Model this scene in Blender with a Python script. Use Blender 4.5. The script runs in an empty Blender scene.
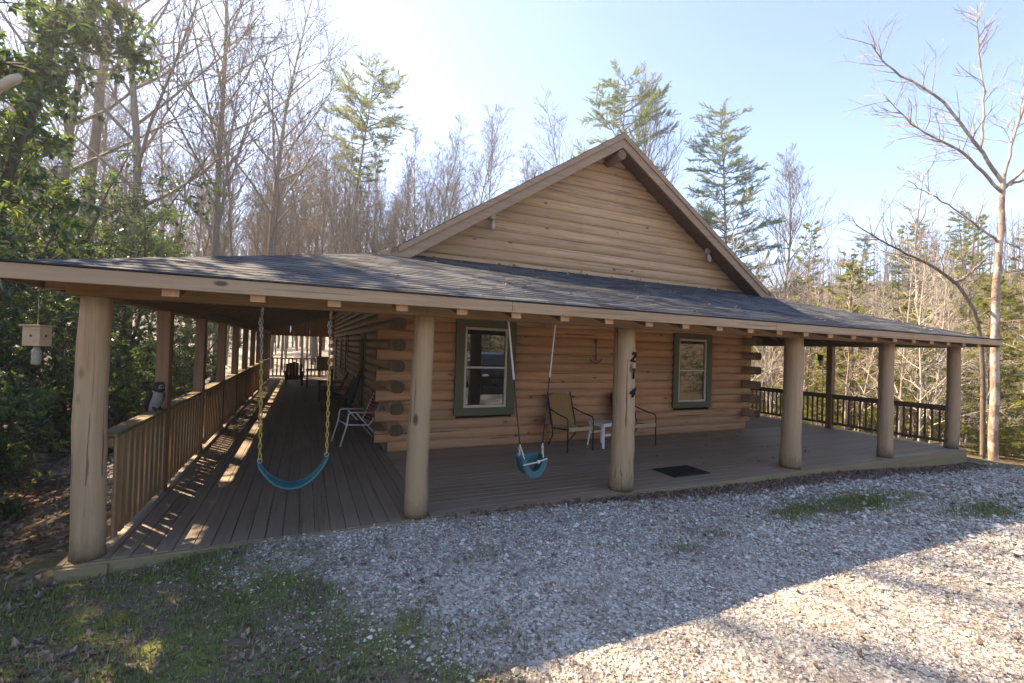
import bpy, math, random
import numpy as np
from mathutils import Vector, Matrix
random.seed(7)
RNG = np.random.default_rng(11)
R = math.radians
S = bpy.context.scene
COL = S.collection

# ------------------------------------------------------------------ helpers
class MB:
    """collects shapes, then links them as ONE mesh object"""
    def __init__(s):
        s.v = []; s.n = 0; s.f = []          # f: (k-gon array, tint array, material index, smooth)
    def raw(s, verts, faces, tint=None, mi=0, smooth=False):
        verts = np.asarray(verts, float).reshape(-1, 3)
        fa = np.asarray(faces, int)
        if tint is None: tint = np.full(len(fa), random.random())
        elif np.isscalar(tint): tint = np.full(len(fa), float(tint))
        s.v.append(verts); s.f.append((fa + s.n, np.asarray(tint, float), mi, smooth)); s.n += len(verts)
    def box(s, a, b, tint=None, mi=0):
        (x0, y0, z0), (x1, y1, z1) = a, b
        s.raw([(x0,y0,z0),(x1,y0,z0),(x1,y1,z0),(x0,y1,z0),(x0,y0,z1),(x1,y0,z1),(x1,y1,z1),(x0,y1,z1)],
              [(0,3,2,1),(4,5,6,7),(0,1,5,4),(1,2,6,5),(2,3,7,6),(3,0,4,7)], tint, mi)
    def obox(s, c, size, M=None, tint=None, mi=0):
        h = np.array(size)/2.
        V = np.array([(-1,-1,-1),(1,-1,-1),(1,1,-1),(-1,1,-1),(-1,-1,1),(1,-1,1),(1,1,1),(-1,1,1)])*h
        if M is not None: V = V @ np.array(M).T
        s.raw(V + np.array(c), [(0,3,2,1),(4,5,6,7),(0,1,5,4),(1,2,6,5),(2,3,7,6),(3,0,4,7)], tint, mi)
    def bar(s, p, q, w, h, up=(0,0,1), tint=None, mi=0):
        p = np.array(p, float); q = np.array(q, float); d = q-p; L = np.linalg.norm(d); d /= L
        u = np.array(up, float); sd = np.cross(d, u); sd /= np.linalg.norm(sd); u = np.cross(sd, d)
        s.obox((p+q)/2, (L, w, h), np.stack([d, sd, u], 1), tint, mi)
    def prism(s, poly, d, tint=None, mi=0):
        """poly: planar list of 3d points; d: extrusion vector"""
        P = np.array(poly, float); n = len(P); Q = P + np.array(d, float)
        nrm = np.zeros(3)
        for i in range(n): nrm += np.cross(P[i]-P[0], P[(i+1) % n]-P[0])
        if nrm @ np.array(d, float) > 0: P = P[::-1]; Q = Q[::-1]
        t = random.random() if tint is None else tint
        s.raw(np.vstack([P, Q]), [tuple(range(n))], t, mi)
        k = s.n - 2*n
        s.f.append((np.array([[k+2*n-1-i for i in range(n)]]), np.array([t]), mi, False))
        s.f.append((np.array([[k+i, k+n+i, k+n+(i+1) % n, k+(i+1) % n] for i in range(n)]), np.full(n, t), mi, False))
    def tube(s, pts, rad, n=8, cap=True, tint=None, mi=0, capmi=None, jit=0., sq=None, pw=None):
        P = np.array(pts, float); m = len(P); rad = np.broadcast_to(np.array(rad, float), (m,))
        T = np.gradient(P, axis=0); T /= np.linalg.norm(T, axis=1)[:, None]+1e-12
        t0 = T[0]; a = np.array([0,0,1.]) if abs(t0[2]) < .9 else np.array([1.,0,0])
        U = np.cross(t0, a); U /= np.linalg.norm(U)
        th = np.linspace(0, 2*math.pi, n, endpoint=False); ct, st = np.cos(th), np.sin(th)
        if pw: ct = np.sign(ct)*np.abs(ct)**pw
        rings = []
        for i in range(m):
            U = U - T[i]*(U@T[i]); U /= np.linalg.norm(U)+1e-12; W = np.cross(T[i], U)
            r = rad[i]
            if jit: r = r*(1+RNG.uniform(-jit, jit, n))[:, None]
            a_, b_ = (1, 1) if sq is None else sq
            rings.append(P[i] + r*(ct[:, None]*U*a_ + st[:, None]*W*b_))
        V = np.vstack(rings)
        i = np.arange(m-1)[:, None]*n; j = np.arange(n)[None]; j2 = (j+1) % n
        F = np.stack([(i+j), (i+j2), (i+n+j2), (i+n+j)], -1).reshape(-1, 4)
        t = random.random() if tint is None else tint
        s.raw(V, F, t, mi, True)
        if cap:
            k = s.n - m*n; c = mi if capmi is None else capmi
            s.f.append((np.array([[k+n-1-q for q in range(n)]]), np.array([t]), c, False))
            s.f.append((np.array([[k+(m-1)*n+q for q in range(n)]]), np.array([t]), c, False))
    def lathe(s, c, prof, n=16, tint=None, mi=0):
        s.tube([(c[0], c[1], c[2]+z) for r, z in prof], [r for r, z in prof], n, True, tint, mi)
    def ball(s, c, r, n=10, m=7, tint=None, mi=0):
        r = np.broadcast_to(np.array(r, float), (3,)); P = []
        for i in range(m+1):
            ph = math.pi*i/m
            for j in range(n):
                a = 2*math.pi*j/n; P.append((math.sin(ph)*math.cos(a), math.sin(ph)*math.sin(a), -math.cos(ph)))
        P = np.array(P)*r + np.array(c)
        F = [(i*n+j, i*n+(j+1) % n, (i+1)*n+(j+1) % n, (i+1)*n+j) for i in range(m) for j in range(n)]
        s.raw(P, F, tint, mi, True)
    def mesh(s, name, mats, off=(0,0,0)):
        me = bpy.data.meshes.new(name)
        V = np.vstack(s.v) - np.array(off, float)
        tot = [np.full(len(f), f.shape[1]) for f, t, m, sm in s.f]
        lt = np.concatenate(tot); idx = np.concatenate([f.ravel() for f, t, m, sm in s.f])
        me.vertices.add(len(V)); me.vertices.foreach_set('co', V.astype(np.float32).ravel())
        me.loops.add(len(idx)); me.loops.foreach_set('vertex_index', idx.astype(np.int32))
        me.polygons.add(len(lt)); st = np.concatenate([[0], np.cumsum(lt)[:-1]])
        me.polygons.foreach_set('loop_start', st.astype(np.int32))
        me.polygons.foreach_set('use_smooth', np.concatenate([np.full(len(f), sm) for f, t, m, sm in s.f]))
        me.polygons.foreach_set('material_index', np.concatenate([np.full(len(f), m) for f, t, m, sm in s.f]).astype(np.int32))
        me.update(calc_edges=True); me.validate()
        at = me.attributes.new('tint', 'FLOAT', 'FACE')
        T = np.concatenate([t for f, t, m, sm in s.f]).astype(np.float32)
        if len(me.polygons) == len(T): at.data.foreach_set('value', T)
        for m in (mats if isinstance(mats, (list, tuple)) else [mats]): me.materials.append(m)
        return me
    def build(s, name, mats, parent=None, off=None, bevel=0):
        """off: point of the world that the parent thing stands at (mesh was built in world coordinates)"""
        if off is None: off = ROOTLOC.get(parent.name, (0,0,0)) if parent is not None else (0,0,0)
        o = bpy.data.objects.new(name, s.mesh(name, mats, off)); COL.objects.link(o)
        if parent is not None: o.parent = parent; ROOTLOC[o.name] = off
        if bevel:
            b = o.modifiers.new('bevel', 'BEVEL'); b.width = bevel; b.segments = 2; b.limit_method = 'ANGLE'; b.angle_limit = R(40)
        return o
ROOTLOC = {}
def thing(name, label, cat, loc=(0,0,0), rz=0, group=None, world=False):
    o = bpy.data.objects.new(name, None); COL.objects.link(o)
    o.empty_display_size = .2; o.location = loc; o.rotation_euler = (0,0,rz)
    tag(o, label, cat, group)
    if world: ROOTLOC[o.name] = tuple(loc)
    return o
def tag(o, label=None, cat=None, group=None, kind=None):
    if label: o['label'] = label
    if cat: o['category'] = cat
    if group: o['group'] = group
    if kind: o['kind'] = kind
    return o
def dup(root, loc, rz=0, scale=None, label=None, group=None, tilt=None):
    r = root.copy(); COL.objects.link(r); r.location = loc; r.rotation_euler = (tilt[0] if tilt else 0, tilt[1] if tilt else 0, rz)
    if scale is not None: r.scale = (scale,)*3 if np.isscalar(scale) else scale
    if label: r['label'] = label
    if group: r['group'] = group
    for ch in list(root.children):
        c = ch.copy(); COL.objects.link(c); c.parent = r
        for g in list(ch.children):
            d = g.copy(); COL.objects.link(d); d.parent = c
    return r

# ------------------------------------------------------------------ materials
class NT:
    def __init__(s, name):
        s.m = bpy.data.materials.new(name); s.m.use_nodes = True; s.t = s.m.node_tree
        s.b = s.t.nodes['Principled BSDF']; s.out = s.t.nodes['Material Output']
    def n(s, ty, **kw):
        nd = s.t.nodes.new(ty)
        for k, v in kw.items():
            if k.startswith('i_'): nd.inputs[k[2:].replace('_', ' ')].default_value = v
            else: setattr(nd, k, v)
        return nd
    def l(s, a, b): s.t.links.new(a, b)
    def coord(s, scale=(1,1,1), rot=(0,0,0)):
        c = s.n('ShaderNodeTexCoord'); m = s.n('ShaderNodeMapping'); s.l(c.outputs['Object'], m.inputs['Vector'])
        m.inputs['Scale'].default_value = scale; m.inputs['Rotation'].default_value = rot
        return m.outputs['Vector']
    def noise(s, vec, scale, detail=4, rough=.55, out='Fac'):
        n = s.n('ShaderNodeTexNoise'); n.inputs['Scale'].default_value = scale; n.inputs['Detail'].default_value = detail
        n.inputs['Roughness'].default_value = rough
        if vec is not None: s.l(vec, n.inputs['Vector'])
        return n.outputs[out]
    def ramp(s, fac, stops, interp='LINEAR'):
        r = s.n('ShaderNodeValToRGB'); r.color_ramp.interpolation = interp; e = r.color_ramp.elements
        while len(e) < len(stops): e.new(.5)
        for q, (p, c) in zip(e, stops): q.position = p; q.color = (c[0], c[1], c[2], 1) if not np.isscalar(c) else (c, c, c, 1)
        s.l(fac, r.inputs['Fac']); return r.outputs['Color']
    def mix(s, fac, a, b, mode='MIX'):
        m = s.n('ShaderNodeMix', data_type='RGBA', blend_type=mode)
        for v, i in ((fac, 0), (a, 6), (b, 7)):
            if hasattr(v, 'is_linked') or hasattr(v, 'links'): s.l(v, m.inputs[i])
            elif i == 0: m.inputs[0].default_value = v
            else: m.inputs[i].default_value = (*v, 1)
        return m.outputs[2]
    def math(s, op, a, b=None):
        m = s.n('ShaderNodeMath', operation=op)
        for v, i in ((a, 0), (b, 1)):
            if v is None: continue
            if hasattr(v, 'links'): s.l(v, m.inputs[i])
            else: m.inputs[i].default_value = v
        return m.outputs[0]
    def tint(s):
        a = s.n('ShaderNodeAttribute', attribute_name='tint'); return a.outputs['Fac']
    def bump(s, h, strength=.3, dist=.01):
        b = s.n('ShaderNodeBump'); b.inputs['Strength'].default_value = strength; b.inputs['Distance'].default_value = dist
        s.l(h, b.inputs['Height']); s.l(b.outputs['Normal'], s.b.inputs['Normal'])
    def base(s, c, rough=.7, spec=.3, metal=0):
        if hasattr(c, 'links'): s.l(c, s.b.inputs['Base Color'])
        else: s.b.inputs['Base Color'].default_value = (*c, 1)
        s.b.inputs['Roughness'].default_value = rough; s.b.inputs['Specular IOR Level'].default_value = spec
        s.b.inputs['Metallic'].default_value = metal
        return s.m
def plain(name, c, rough=.6, spec=.3, metal=0, var=.15, scale=20, bump=.1):
    t = NT(name); v = t.coord(); f = t.noise(v, scale)
    col = t.mix(f, tuple(x*(1-var) for x in c), tuple(min(1, x*(1+var)) for x in c))
    if bump: t.bump(f, bump, .003)
    return t.base(col, rough, spec, metal)
def wood(name, dark, lite, axis='x', knots=0., grain=1., rough=.65, tintamt=.35, bump=.25, weather=None, spec=.25, checks=0., dirt=None):
    t = NT(name)
    st = {'x': (.6, 12, 12), 'y': (12, .6, 12), 'z': (12, 12, .6)}[axis]
    v = t.coord(st); warp = t.noise(v, 1.6*grain, 6, .65)
    fine = t.noise(t.coord(tuple(q*4 if q > 1 else q*2 for q in st)), 2.2*grain, 4, .7)
    big = t.noise(t.coord(tuple(q/8 if q > 1 else q for q in st)), 1.3, 3)
    g = t.math('ADD', t.math('MULTIPLY', warp, .6), t.math('MULTIPLY', fine, .4))
    col = t.ramp(g, [(.32, dark), (.68, lite)])
    if weather:
        col = t.mix(t.ramp(big, [(.4, 0.), (.65, .8)]), col, weather)
    tn = t.tint()
    col = t.mix(tintamt, col, t.ramp(tn, [(0, .55), (1, 1.)]), 'MULTIPLY') if tintamt else col
    if knots:
        kst = {'x': (2.6, .01, 5.81), 'y': (.01, 2.6, 5.81), 'z': (5, 5, 2.2)}[axis]
        vo = t.n('ShaderNodeTexVoronoi', feature='F1'); t.l(t.coord(kst), vo.inputs['Vector']); vo.inputs['Scale'].default_value = 1.0
        k = t.ramp(vo.outputs['Distance'], [(.09, 1.), (.18, 0.)] if axis == 'z' else [(.08, 1.), (.16, 0.)])
        # only some cells carry a knot
        sel = t.math('GREATER_THAN', vo.outputs['Color'], 1-knots)
        k = t.math('MULTIPLY', k, sel)
        col = t.mix(t.math('MULTIPLY', k, .9), col, tuple(x*.25 for x in dark))
    if checks:
        cst = {'x': (.5, 26, 26), 'y': (26, .5, 26), 'z': (26, 26, .5)}[axis]
        ck = t.noise(t.coord(cst), 1.2, 3, .6); sel2 = t.noise(t.coord(tuple(q/6 for q in cst)), 1.7, 2)
        cm = t.math('MULTIPLY', t.ramp(ck, [(.60, 0.), (.635, 1.)]), t.ramp(sel2, [(.42, 0.), (.55, 1.)]))
        col = t.mix(t.math('MULTIPLY', cm, checks), col, tuple(x*.22 for x in dark))
        g = t.math('SUBTRACT', g, t.math('MULTIPLY', cm, 1.2))
    if dirt:
        sep = t.n('ShaderNodeSeparateXYZ'); t.l(t.coord(), sep.inputs[0])
        dz = t.math('ADD', sep.outputs['Z'], t.math('MULTIPLY', t.math('SUBTRACT', t.noise(t.coord((1,1,.6)), 9, 5, .7), .5), .35))
        col = t.mix(t.ramp(dz, [(.0, .75), (.22, 0.)]), col, dirt)
    t.bump(g, bump, .004)
    return t.base(col, rough, spec)
M = {}
M['log_front'] = wood('honey log stain', (.48,.20,.095), (.80,.42,.215), 'x', .6, rough=.5, tintamt=.5, checks=.8, weather=(.55,.32,.18))
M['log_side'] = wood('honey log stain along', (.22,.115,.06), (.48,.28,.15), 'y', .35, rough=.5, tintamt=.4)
M['log_end'] = wood('dark log end', (.06,.034,.02), (.17,.095,.052), 'z', 0, tintamt=.3)
M['gable'] = wood('gable log siding', (.40,.225,.115), (.70,.44,.25), 'x', .2, tintamt=.42, rough=.55, checks=.6)
M['trim'] = wood('weathered fascia', (.26,.155,.085), (.50,.34,.215), 'x', .15, tintamt=.2, weather=(.42,.31,.21), checks=.5)
M['rake'] = wood('rake board', (.23,.14,.085), (.42,.28,.18), 'x', .05, tintamt=.15)
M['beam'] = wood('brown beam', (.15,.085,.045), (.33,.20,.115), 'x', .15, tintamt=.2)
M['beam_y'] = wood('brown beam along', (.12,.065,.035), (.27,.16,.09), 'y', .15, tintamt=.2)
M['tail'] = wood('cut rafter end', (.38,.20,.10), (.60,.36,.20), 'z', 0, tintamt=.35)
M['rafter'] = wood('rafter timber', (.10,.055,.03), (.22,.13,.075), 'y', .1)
M['post'] = wood('painted log post', (.30,.19,.11), (.54,.37,.225), 'z', .5, tintamt=.2, rough=.65, weather=(.38,.27,.155), checks=.85, bump=.5, dirt=(.09,.075,.04))
M['post_sq'] = wood('porch timber post', (.19,.10,.055), (.37,.215,.12), 'z', .15, tintamt=.3)
M['rail'] = wood('railing board', (.25,.145,.07), (.44,.275,.145), 'z', .08, tintamt=.25)
M['rail_top'] = wood('railing cap', (.16,.10,.055), (.30,.20,.12), 'y', .08, tintamt=.3, weather=(.16,.17,.09))
M['rail_dark'] = wood('dark railing', (.085,.05,.03), (.18,.105,.06), 'z', 0, tintamt=.3)
M['deck_y'] = wood('deck board along', (.17,.125,.093), (.34,.26,.195), 'y', .15, tintamt=.5, rough=.6, weather=(.27,.215,.17), spec=.3, checks=.5)
M['deck_x'] = wood('deck board across', (.22,.16,.12), (.42,.32,.24), 'x', .15, tintamt=.45, rough=.5, weather=(.30,.24,.19), spec=.4, checks=.5)
M['rim'] = wood('deck rim board', (.22,.15,.08), (.38,.27,.155), 'x', .1, tintamt=.2, weather=(.25,.21,.12))
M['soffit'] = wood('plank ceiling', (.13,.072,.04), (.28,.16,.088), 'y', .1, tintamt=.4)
M['infill'] = wood('orange plank infill', (.25,.10,.042), (.46,.22,.10), 'z', .1, tintamt=.4)
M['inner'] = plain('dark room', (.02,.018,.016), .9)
M['green'] = plain('olive green window trim', (.11,.10,.055), .55, .3)
M['sash'] = plain('almond window sash', (.60,.54,.43), .5)
M['white'] = plain('white paint', (.58,.55,.49), .5)
M['curtain'] = plain('pale blind', (.5,.47,.42), .8)
def shingle():
    t = NT('slate blue shingles'); v = t.coord(); tn = t.tint()
    n = t.noise(v, 160, 3, .8); big = t.noise(v, .8, 4)
    col = t.ramp(tn, [(0, (.018,.022,.031)), (.5, (.05,.058,.074)), (1, (.115,.122,.14))])
    col = t.mix(.6, col, t.ramp(n, [(.3, .3), (.7, 1.)]), 'MULTIPLY')
    col = t.mix(t.ramp(big, [(.5, 0.), (.7, .35)]), col, (.115,.11,.10))
    t.bump(n, .8, .004)
    return t.base(col, .85, .25)
M['shingle'] = shingle()
def glass():
    t = NT('window glass'); t.base((.012,.013,.013), .015, .9)
    t.b.inputs['IOR'].default_value = 1.75
    n = t.noise(t.coord(), 1.7, 2); t.bump(n, .012, .02)
    return t.m
M['glass'] = glass()
def leafmat(name, cols, rough=.4, trans=.3, spec=.4, tcol=None):
    t = NT(name); tn = t.tint()
    col = t.ramp(tn, [(i/(len(cols)-1), c) for i, c in enumerate(cols)])
    t.base(col, rough, spec)
    if trans:
        tr = t.n('ShaderNodeBsdfTranslucent'); mx = t.n('ShaderNodeMixShader'); mx.inputs[0].default_value = trans
        tc = t.mix(1.0, col, tcol or (1.6,1.65,.8), 'MULTIPLY')
        t.l(tc, tr.inputs['Color'])
        t.l(t.b.outputs[0], mx.inputs[1]); t.l(tr.outputs[0], mx.inputs[2]); t.l(mx.outputs[0], t.out.inputs['Surface'])
    return t.m
M['rhodo'] = leafmat('leathery green leaf', [(.05,.085,.045), (.075,.12,.06), (.105,.155,.07), (.26,.28,.06)], .26, .42, .65)
M['pine'] = leafmat('pine needle', [(.10,.135,.07), (.145,.185,.09), (.21,.23,.11)], .5, .55, .3, (1.6,1.6,.8))
M['youngpine'] = leafmat('yellow green needle', [(.12,.15,.04), (.19,.21,.06), (.28,.27,.09)], .5, .5, .3, (1.7,1.6,.8))
M['dryleaf'] = leafmat('dry leaf', [(.11,.08,.07), (.20,.145,.12), (.28,.215,.185), (.38,.30,.245), (.22,.115,.075)], .75, .12, .2, (1.2,1.,.8))
M['redleaf'] = leafmat('red brown leaf mulch', [(.11,.07,.055), (.20,.13,.105), (.30,.21,.17), (.17,.11,.09)], .8, .1, .2, (1.2,1.,.8))
M['grassblade'] = leafmat('grass blade', [(.08,.125,.035), (.13,.185,.05), (.20,.24,.09), (.36,.32,.18)], .55, .3, .25)
def bark(name, a, b, sc=(6,6,1.2), patch=None):
    t = NT(name); n = t.noise(t.coord(sc), 3, 6, .7)
    col = t.ramp(n, [(.3, a), (.7, b)])
    if patch: col = t.mix(t.ramp(t.noise(t.coord((2,2,1)), 2.2, 4), [(.48, 0.), (.54, 1.)]), col, patch)
    t.bump(n, .6, .02); return t.base(col, .85, .15)
M['bark'] = bark('grey brown bark', (.11,.085,.066), (.25,.20,.155))
M['bark_dark'] = bark('dark bark', (.045,.035,.028), (.13,.10,.08))
M['bark_pale'] = bark('pale bark', (.30,.26,.215), (.52,.47,.41))
M['bark_syc'] = bark('mottled white bark', (.20,.14,.105), (.36,.28,.225), (4,4,1.5), (.47,.40,.345))
def stone():
    t = NT('crushed limestone'); tn = t.tint()
    col = t.ramp(tn, [(0, (.16,.14,.12)), (.25, (.38,.355,.32)), (.6, (.53,.50,.46)), (.85, (.72,.69,.64)), (.94, (.48,.38,.28)), (1, (.26,.18,.14))])
    n = t.noise(t.coord(), 160, 3); col = t.mix(.35, col, t.ramp(n, [(.3, .55), (.7, 1.)]), 'MULTIPLY')
    return t.base(col, .85, .2)
M['stone'] = stone()

# ------------------------------------------------------------------ terrain
def sm(a, b, x): x = np.clip((x-a)/(b-a), 0, 1); return x*x*(3-2*x)
def vnoise(x, y, s, seed=0):
    x = np.asarray(x, float)/s+seed*17.3; y = np.asarray(y, float)/s-seed*9.1
    return (np.sin(x*1.7+np.sin(y*1.3)*1.4)*np.cos(y*1.9+np.sin(x*.9+1.3)) + .5*np.sin(3.1*x+1.7*y+np.sin(x*2.3)) )/1.5
def gz(x, y):
    x = np.asarray(x, float); y = np.asarray(y, float)
    z = -.12 + .105*sm(7.0, 1.5, x)*sm(2.6, 4.6, y)*sm(-1.5, -.3, x) - .19*sm(7.5, 12.5, x)*sm(2.5, 4.6, y)
    xr = x - 13 - .25*np.clip(2-y, 0, 20)
    z = z - np.clip(xr, 0, 17)*.12 * sm(0, 2.5, xr)
    z = z + np.clip(x-40, 0, 80)*.27
    xl = -1.9 - x
    z = z - .55*sm(0, 1.8, xl)*sm(2.0, 5.2, y+ .3*xl) + np.clip(xl-3.5, 0, 60)*.2*sm(0, 3, xl-3.5)
    yb = y - 25
    z = z + np.clip(yb, 0, 80)*.05*sm(0, 5, yb)*(1-.7*sm(10, 40, x))
    far = sm(6, 30, np.hypot(x-5, y-10))
    z = z + far*.45*vnoise(x, y, 5.5, 1) + (.025*vnoise(x, y, 1.1, 2))*(1-sm(3.9, 4.5, y)*sm(-2.2, -1.8, x)*sm(13.3, 12.9, x))
    return z
def gravel_mask(x, y):
    e = .45*vnoise(x, y, .7, 3) + .25*vnoise(x, y, .23, 4)
    m = sm(-1.0, .75, x - (4.45-y)*.62 + e)
    g = np.exp(-(((x-6.9)/1.5)**2+((y-3.62)/.30)**2)) + .8*np.exp(-(((x-8.6)/1.2)**2+((y-2.9)/.3)**2)) \
        + .6*np.exp(-(((x-3.45)/.2)**2+((y-3.35)/.12)**2)) + .6*np.exp(-(((x-4.1)/.25)**2+((y-3.5)/.13)**2)) + .55*np.exp(-(((x-1.45)/.2)**2+((y-3.75)/.13)**2)) \
        + .5*np.exp(-(((x-5.5)/.5)**2+((y-3.7)/.12)**2))
    m = m*(1-np.clip(g*.95+.35*e*(g > .15), 0, .93))
    return np.clip(m*sm(13.6, 12.2, x)*sm(-16, -13, y), 0, 1)
def ground():
    n = 420; s = np.linspace(-1, 1, n); w = np.sign(s)*np.abs(s)**2.6*230
    X, Y = np.meshgrid(w+4, w+4, indexing='ij'); Z = gz(X, Y)
    V = np.stack([X, Y, Z], -1).reshape(-1, 3)
    i, j = np.meshgrid(np.arange(n-1), np.arange(n-1), indexing='ij')
    a = (i*n+j).ravel(); F = np.stack([a, a+n, a+n+1, a+1], 1)
    mb = MB(); mb.raw(V, F, 0., 0, True)
    t = NT('yard ground'); v = t.coord()
    # soil and leaf litter of the wood
    vo = t.n('ShaderNodeTexVoronoi'); vo.inputs['Scale'].default_value = 16; t.l(v, vo.inputs['Vector'])
    leaf = t.ramp(vo.outputs['Color'], [(.15, (.06,.038,.025)), (.5, (.14,.09,.06)), (.85, (.25,.175,.12))])
    leaf = t.mix(t.ramp(t.noise(v, .35, 5), [(.4, 0.), (.62, .75)]), leaf, (.075,.07,.03))
    # moss and thin turf
    moss = t.ramp(t.noise(v, 9, 6, .7), [(.3, (.12,.10,.065)), (.5, (.13,.15,.05)), (.7, (.17,.22,.065))])
    moss = t.mix(t.ramp(t.noise(v, 2.1, 5, .6), [(.4, 0.), (.55, .85)]), moss, (.16,.125,.105))
    # dusty bed under the loose gravel
    g2 = t.n('ShaderNodeTexVoronoi'); g2.inputs['Scale'].default_value = 42; t.l(v, g2.inputs['Vector'])
    bed = t.ramp(g2.outputs['Color'], [(.1, (.17,.15,.13)), (.5, (.38,.35,.315)), (.9, (.58,.545,.50))])
    bed = t.mix(t.ramp(t.noise(v, 3.2, 5), [(.48, 0.), (.68, .75)]), bed, (.24,.19,.15))
    a1 = t.n('ShaderNodeAttribute', attribute_name='gravel').outputs['Fac']
    a2 = t.n('ShaderNodeAttribute', attribute_name='yard').outputs['Fac']
    edge = t.noise(v, 6, 5, .7)
    m1 = t.ramp(t.math('ADD', a1, t.math('MULTIPLY', t.math('SUBTRACT', edge, .5), .6)), [(.35, 0.), (.6, 1.)])
    col = t.mix(a2, leaf, moss); col = t.mix(m1, col, bed)
    hgt = t.mix(m1, t.noise(v, 14, 5), g2.outputs['Distance'])
    t.bump(hgt, .7, .02)
    o = mb.build('ground', t.base(col, .95, .1))
    me = o.data
    for nm, val in (('gravel', gravel_mask(X, Y)), ('yard', sm(-2.6, -1.6, X)*sm(14.5, 12.5, X)*sm(5.5, 4.8, Y))):
        at = me.attributes.new(nm, 'FLOAT', 'POINT'); at.data.foreach_set('value', val.astype(np.float32).ravel())
    tag(o, 'uneven yard of gravel, moss and leaf litter running into the wood', 'ground', kind='structure')
ground()

def scatter_stones():
    N = 330000
    x = RNG.uniform(-1.6, 13.4, N); y = RNG.uniform(-.3, 4.72, N)
    d = np.hypot(x, y)
    keep = RNG.random(N) < gravel_mask(x, y)**1.1*(.3+.7*sm(-.6, .45, vnoise(x, y, .6, 21)+.6*vnoise(x, y, .19, 22)))*np.clip(4.2/np.maximum(d, 1), .22, 1)*np.clip((d-.8)*1.2, 0.15, 1)
    x, y, d = x[keep], y[keep], d[keep]; n = len(x)
    r = RNG.lognormal(math.log(.0082), .42, n)*np.clip(d/4.5, 1, 1.75)
    base = np.array([(1,0,0),(0,1,0),(-1,0,0),(0,-1,0),(0,0,1),(0,0,-1)], float)
    V = base[None]*RNG.uniform(.55, 1.25, (n, 6, 1)) + RNG.normal(0, .16, (n, 6, 3))
    a = RNG.uniform(0, 6.28, n); c, s_ = np.cos(a), np.sin(a)
    V[:, :, 2] *= RNG.uniform(.45, .8, n)[:, None]
    X = V[:, :, 0]*c[:, None]-V[:, :, 1]*s_[:, None]; Yv = V[:, :, 0]*s_[:, None]+V[:, :, 1]*c[:, None]
    V = np.stack([X, Yv, V[:, :, 2]], -1)*r[:, None, None]
    V += np.stack([x, y, gz(x, y)+r*.30], -1)[:, None, :]
    f = np.array([(0,1,4),(1,2,4),(2,3,4),(3,0,4),(1,0,5),(2,1,5),(3,2,5),(0,3,5)])
    F = (f[None]+np.arange(n)[:, None, None]*6).reshape(-1, 3)
    mb = MB(); mb.raw(V.reshape(-1, 3), F, np.repeat(RNG.random(n), 8))
    tag(mb.build('gravel', M['stone']), 'loose pale grey crushed stone spread over the driveway', 'gravel', kind='stuff')
scatter_stones()

def leaf_quads(P, D, N, L, W, fold=.25, curl=.0):
    """folded diamond leaves: base P, direction D, normal N"""
    Sd = np.cross(D, N); Sd /= np.linalg.norm(Sd, axis=1)[:, None]+1e-9; N = np.cross(Sd, D)
    L = L[:, None]; W = W[:, None]
    mid = P + D*L*.5
    a = P; b = mid + Sd*W*.5 + N*W*fold; c = P + D*L - N*L*curl; d = mid - Sd*W*.5 + N*W*fold
    V = np.stack([a, b, c, d], 1).reshape(-1, 3)
    k = np.arange(len(P))*4
    F = np.stack([np.stack([k, k+1, k+2], 1), np.stack([k, k+2, k+3], 1)], 1).reshape(-1, 3)
    return V, F
def rdir(n, up=0.):
    v = RNG.normal(size=(n, 3)); v[:, 2] += up; return v/np.linalg.norm(v, axis=1)[:, None]
def scatter_leaves(name, x, y, z, size, mat, label, cat, tints=None):
    """lobed curled leaves, each a fan of eight triangles"""
    n = len(x); K = 9; a = np.linspace(0, 6.28, K, endpoint=False)[None]+RNG.normal(0, .14, (n, K))
    L = (RNG.uniform(.55, 1.3, n)*size*.5)[:, None]
    lob = np.where(np.arange(K)[None] % 2 == 0, RNG.uniform(.75, 1.15, (n, K)), RNG.uniform(.38, .8, (n, K)))
    px = np.cos(a)*L*lob; py = np.sin(a)*L*lob*RNG.uniform(.5, .85, (n, 1))
    cu = RNG.normal(.15, .5, (n, 1)); cv = RNG.normal(.25, .6, (n, 1))
    pz = (cu*px**2+cv*py**2)/L*1.3+RNG.normal(0, .06, (n, K))*L
    pz = pz-pz.min(1, keepdims=True)*.6
    N = rdir(n, 3.0); U = np.cross(N, rdir(n)); U /= np.linalg.norm(U, axis=1)[:, None]; W_ = np.cross(N, U)
    V = px[..., None]*U[:, None]+py[..., None]*W_[:, None]+pz[..., None]*N[:, None]
    V = np.concatenate([np.zeros((n, 1, 3)), V], 1)+np.stack([x, y, z], 1)[:, None]
    f = np.array([(0, q+1, (q+1) % K+1) for q in range(K)])
    mb = MB(); mb.raw(V.reshape(-1, 3), (f[None]+np.arange(n)[:, None, None]*(K+1)).reshape(-1, 3), np.repeat(RNG.random(n) if tints is None else tints, K))
    tag(mb.build(name, mat), label, cat, kind='stuff')
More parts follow.
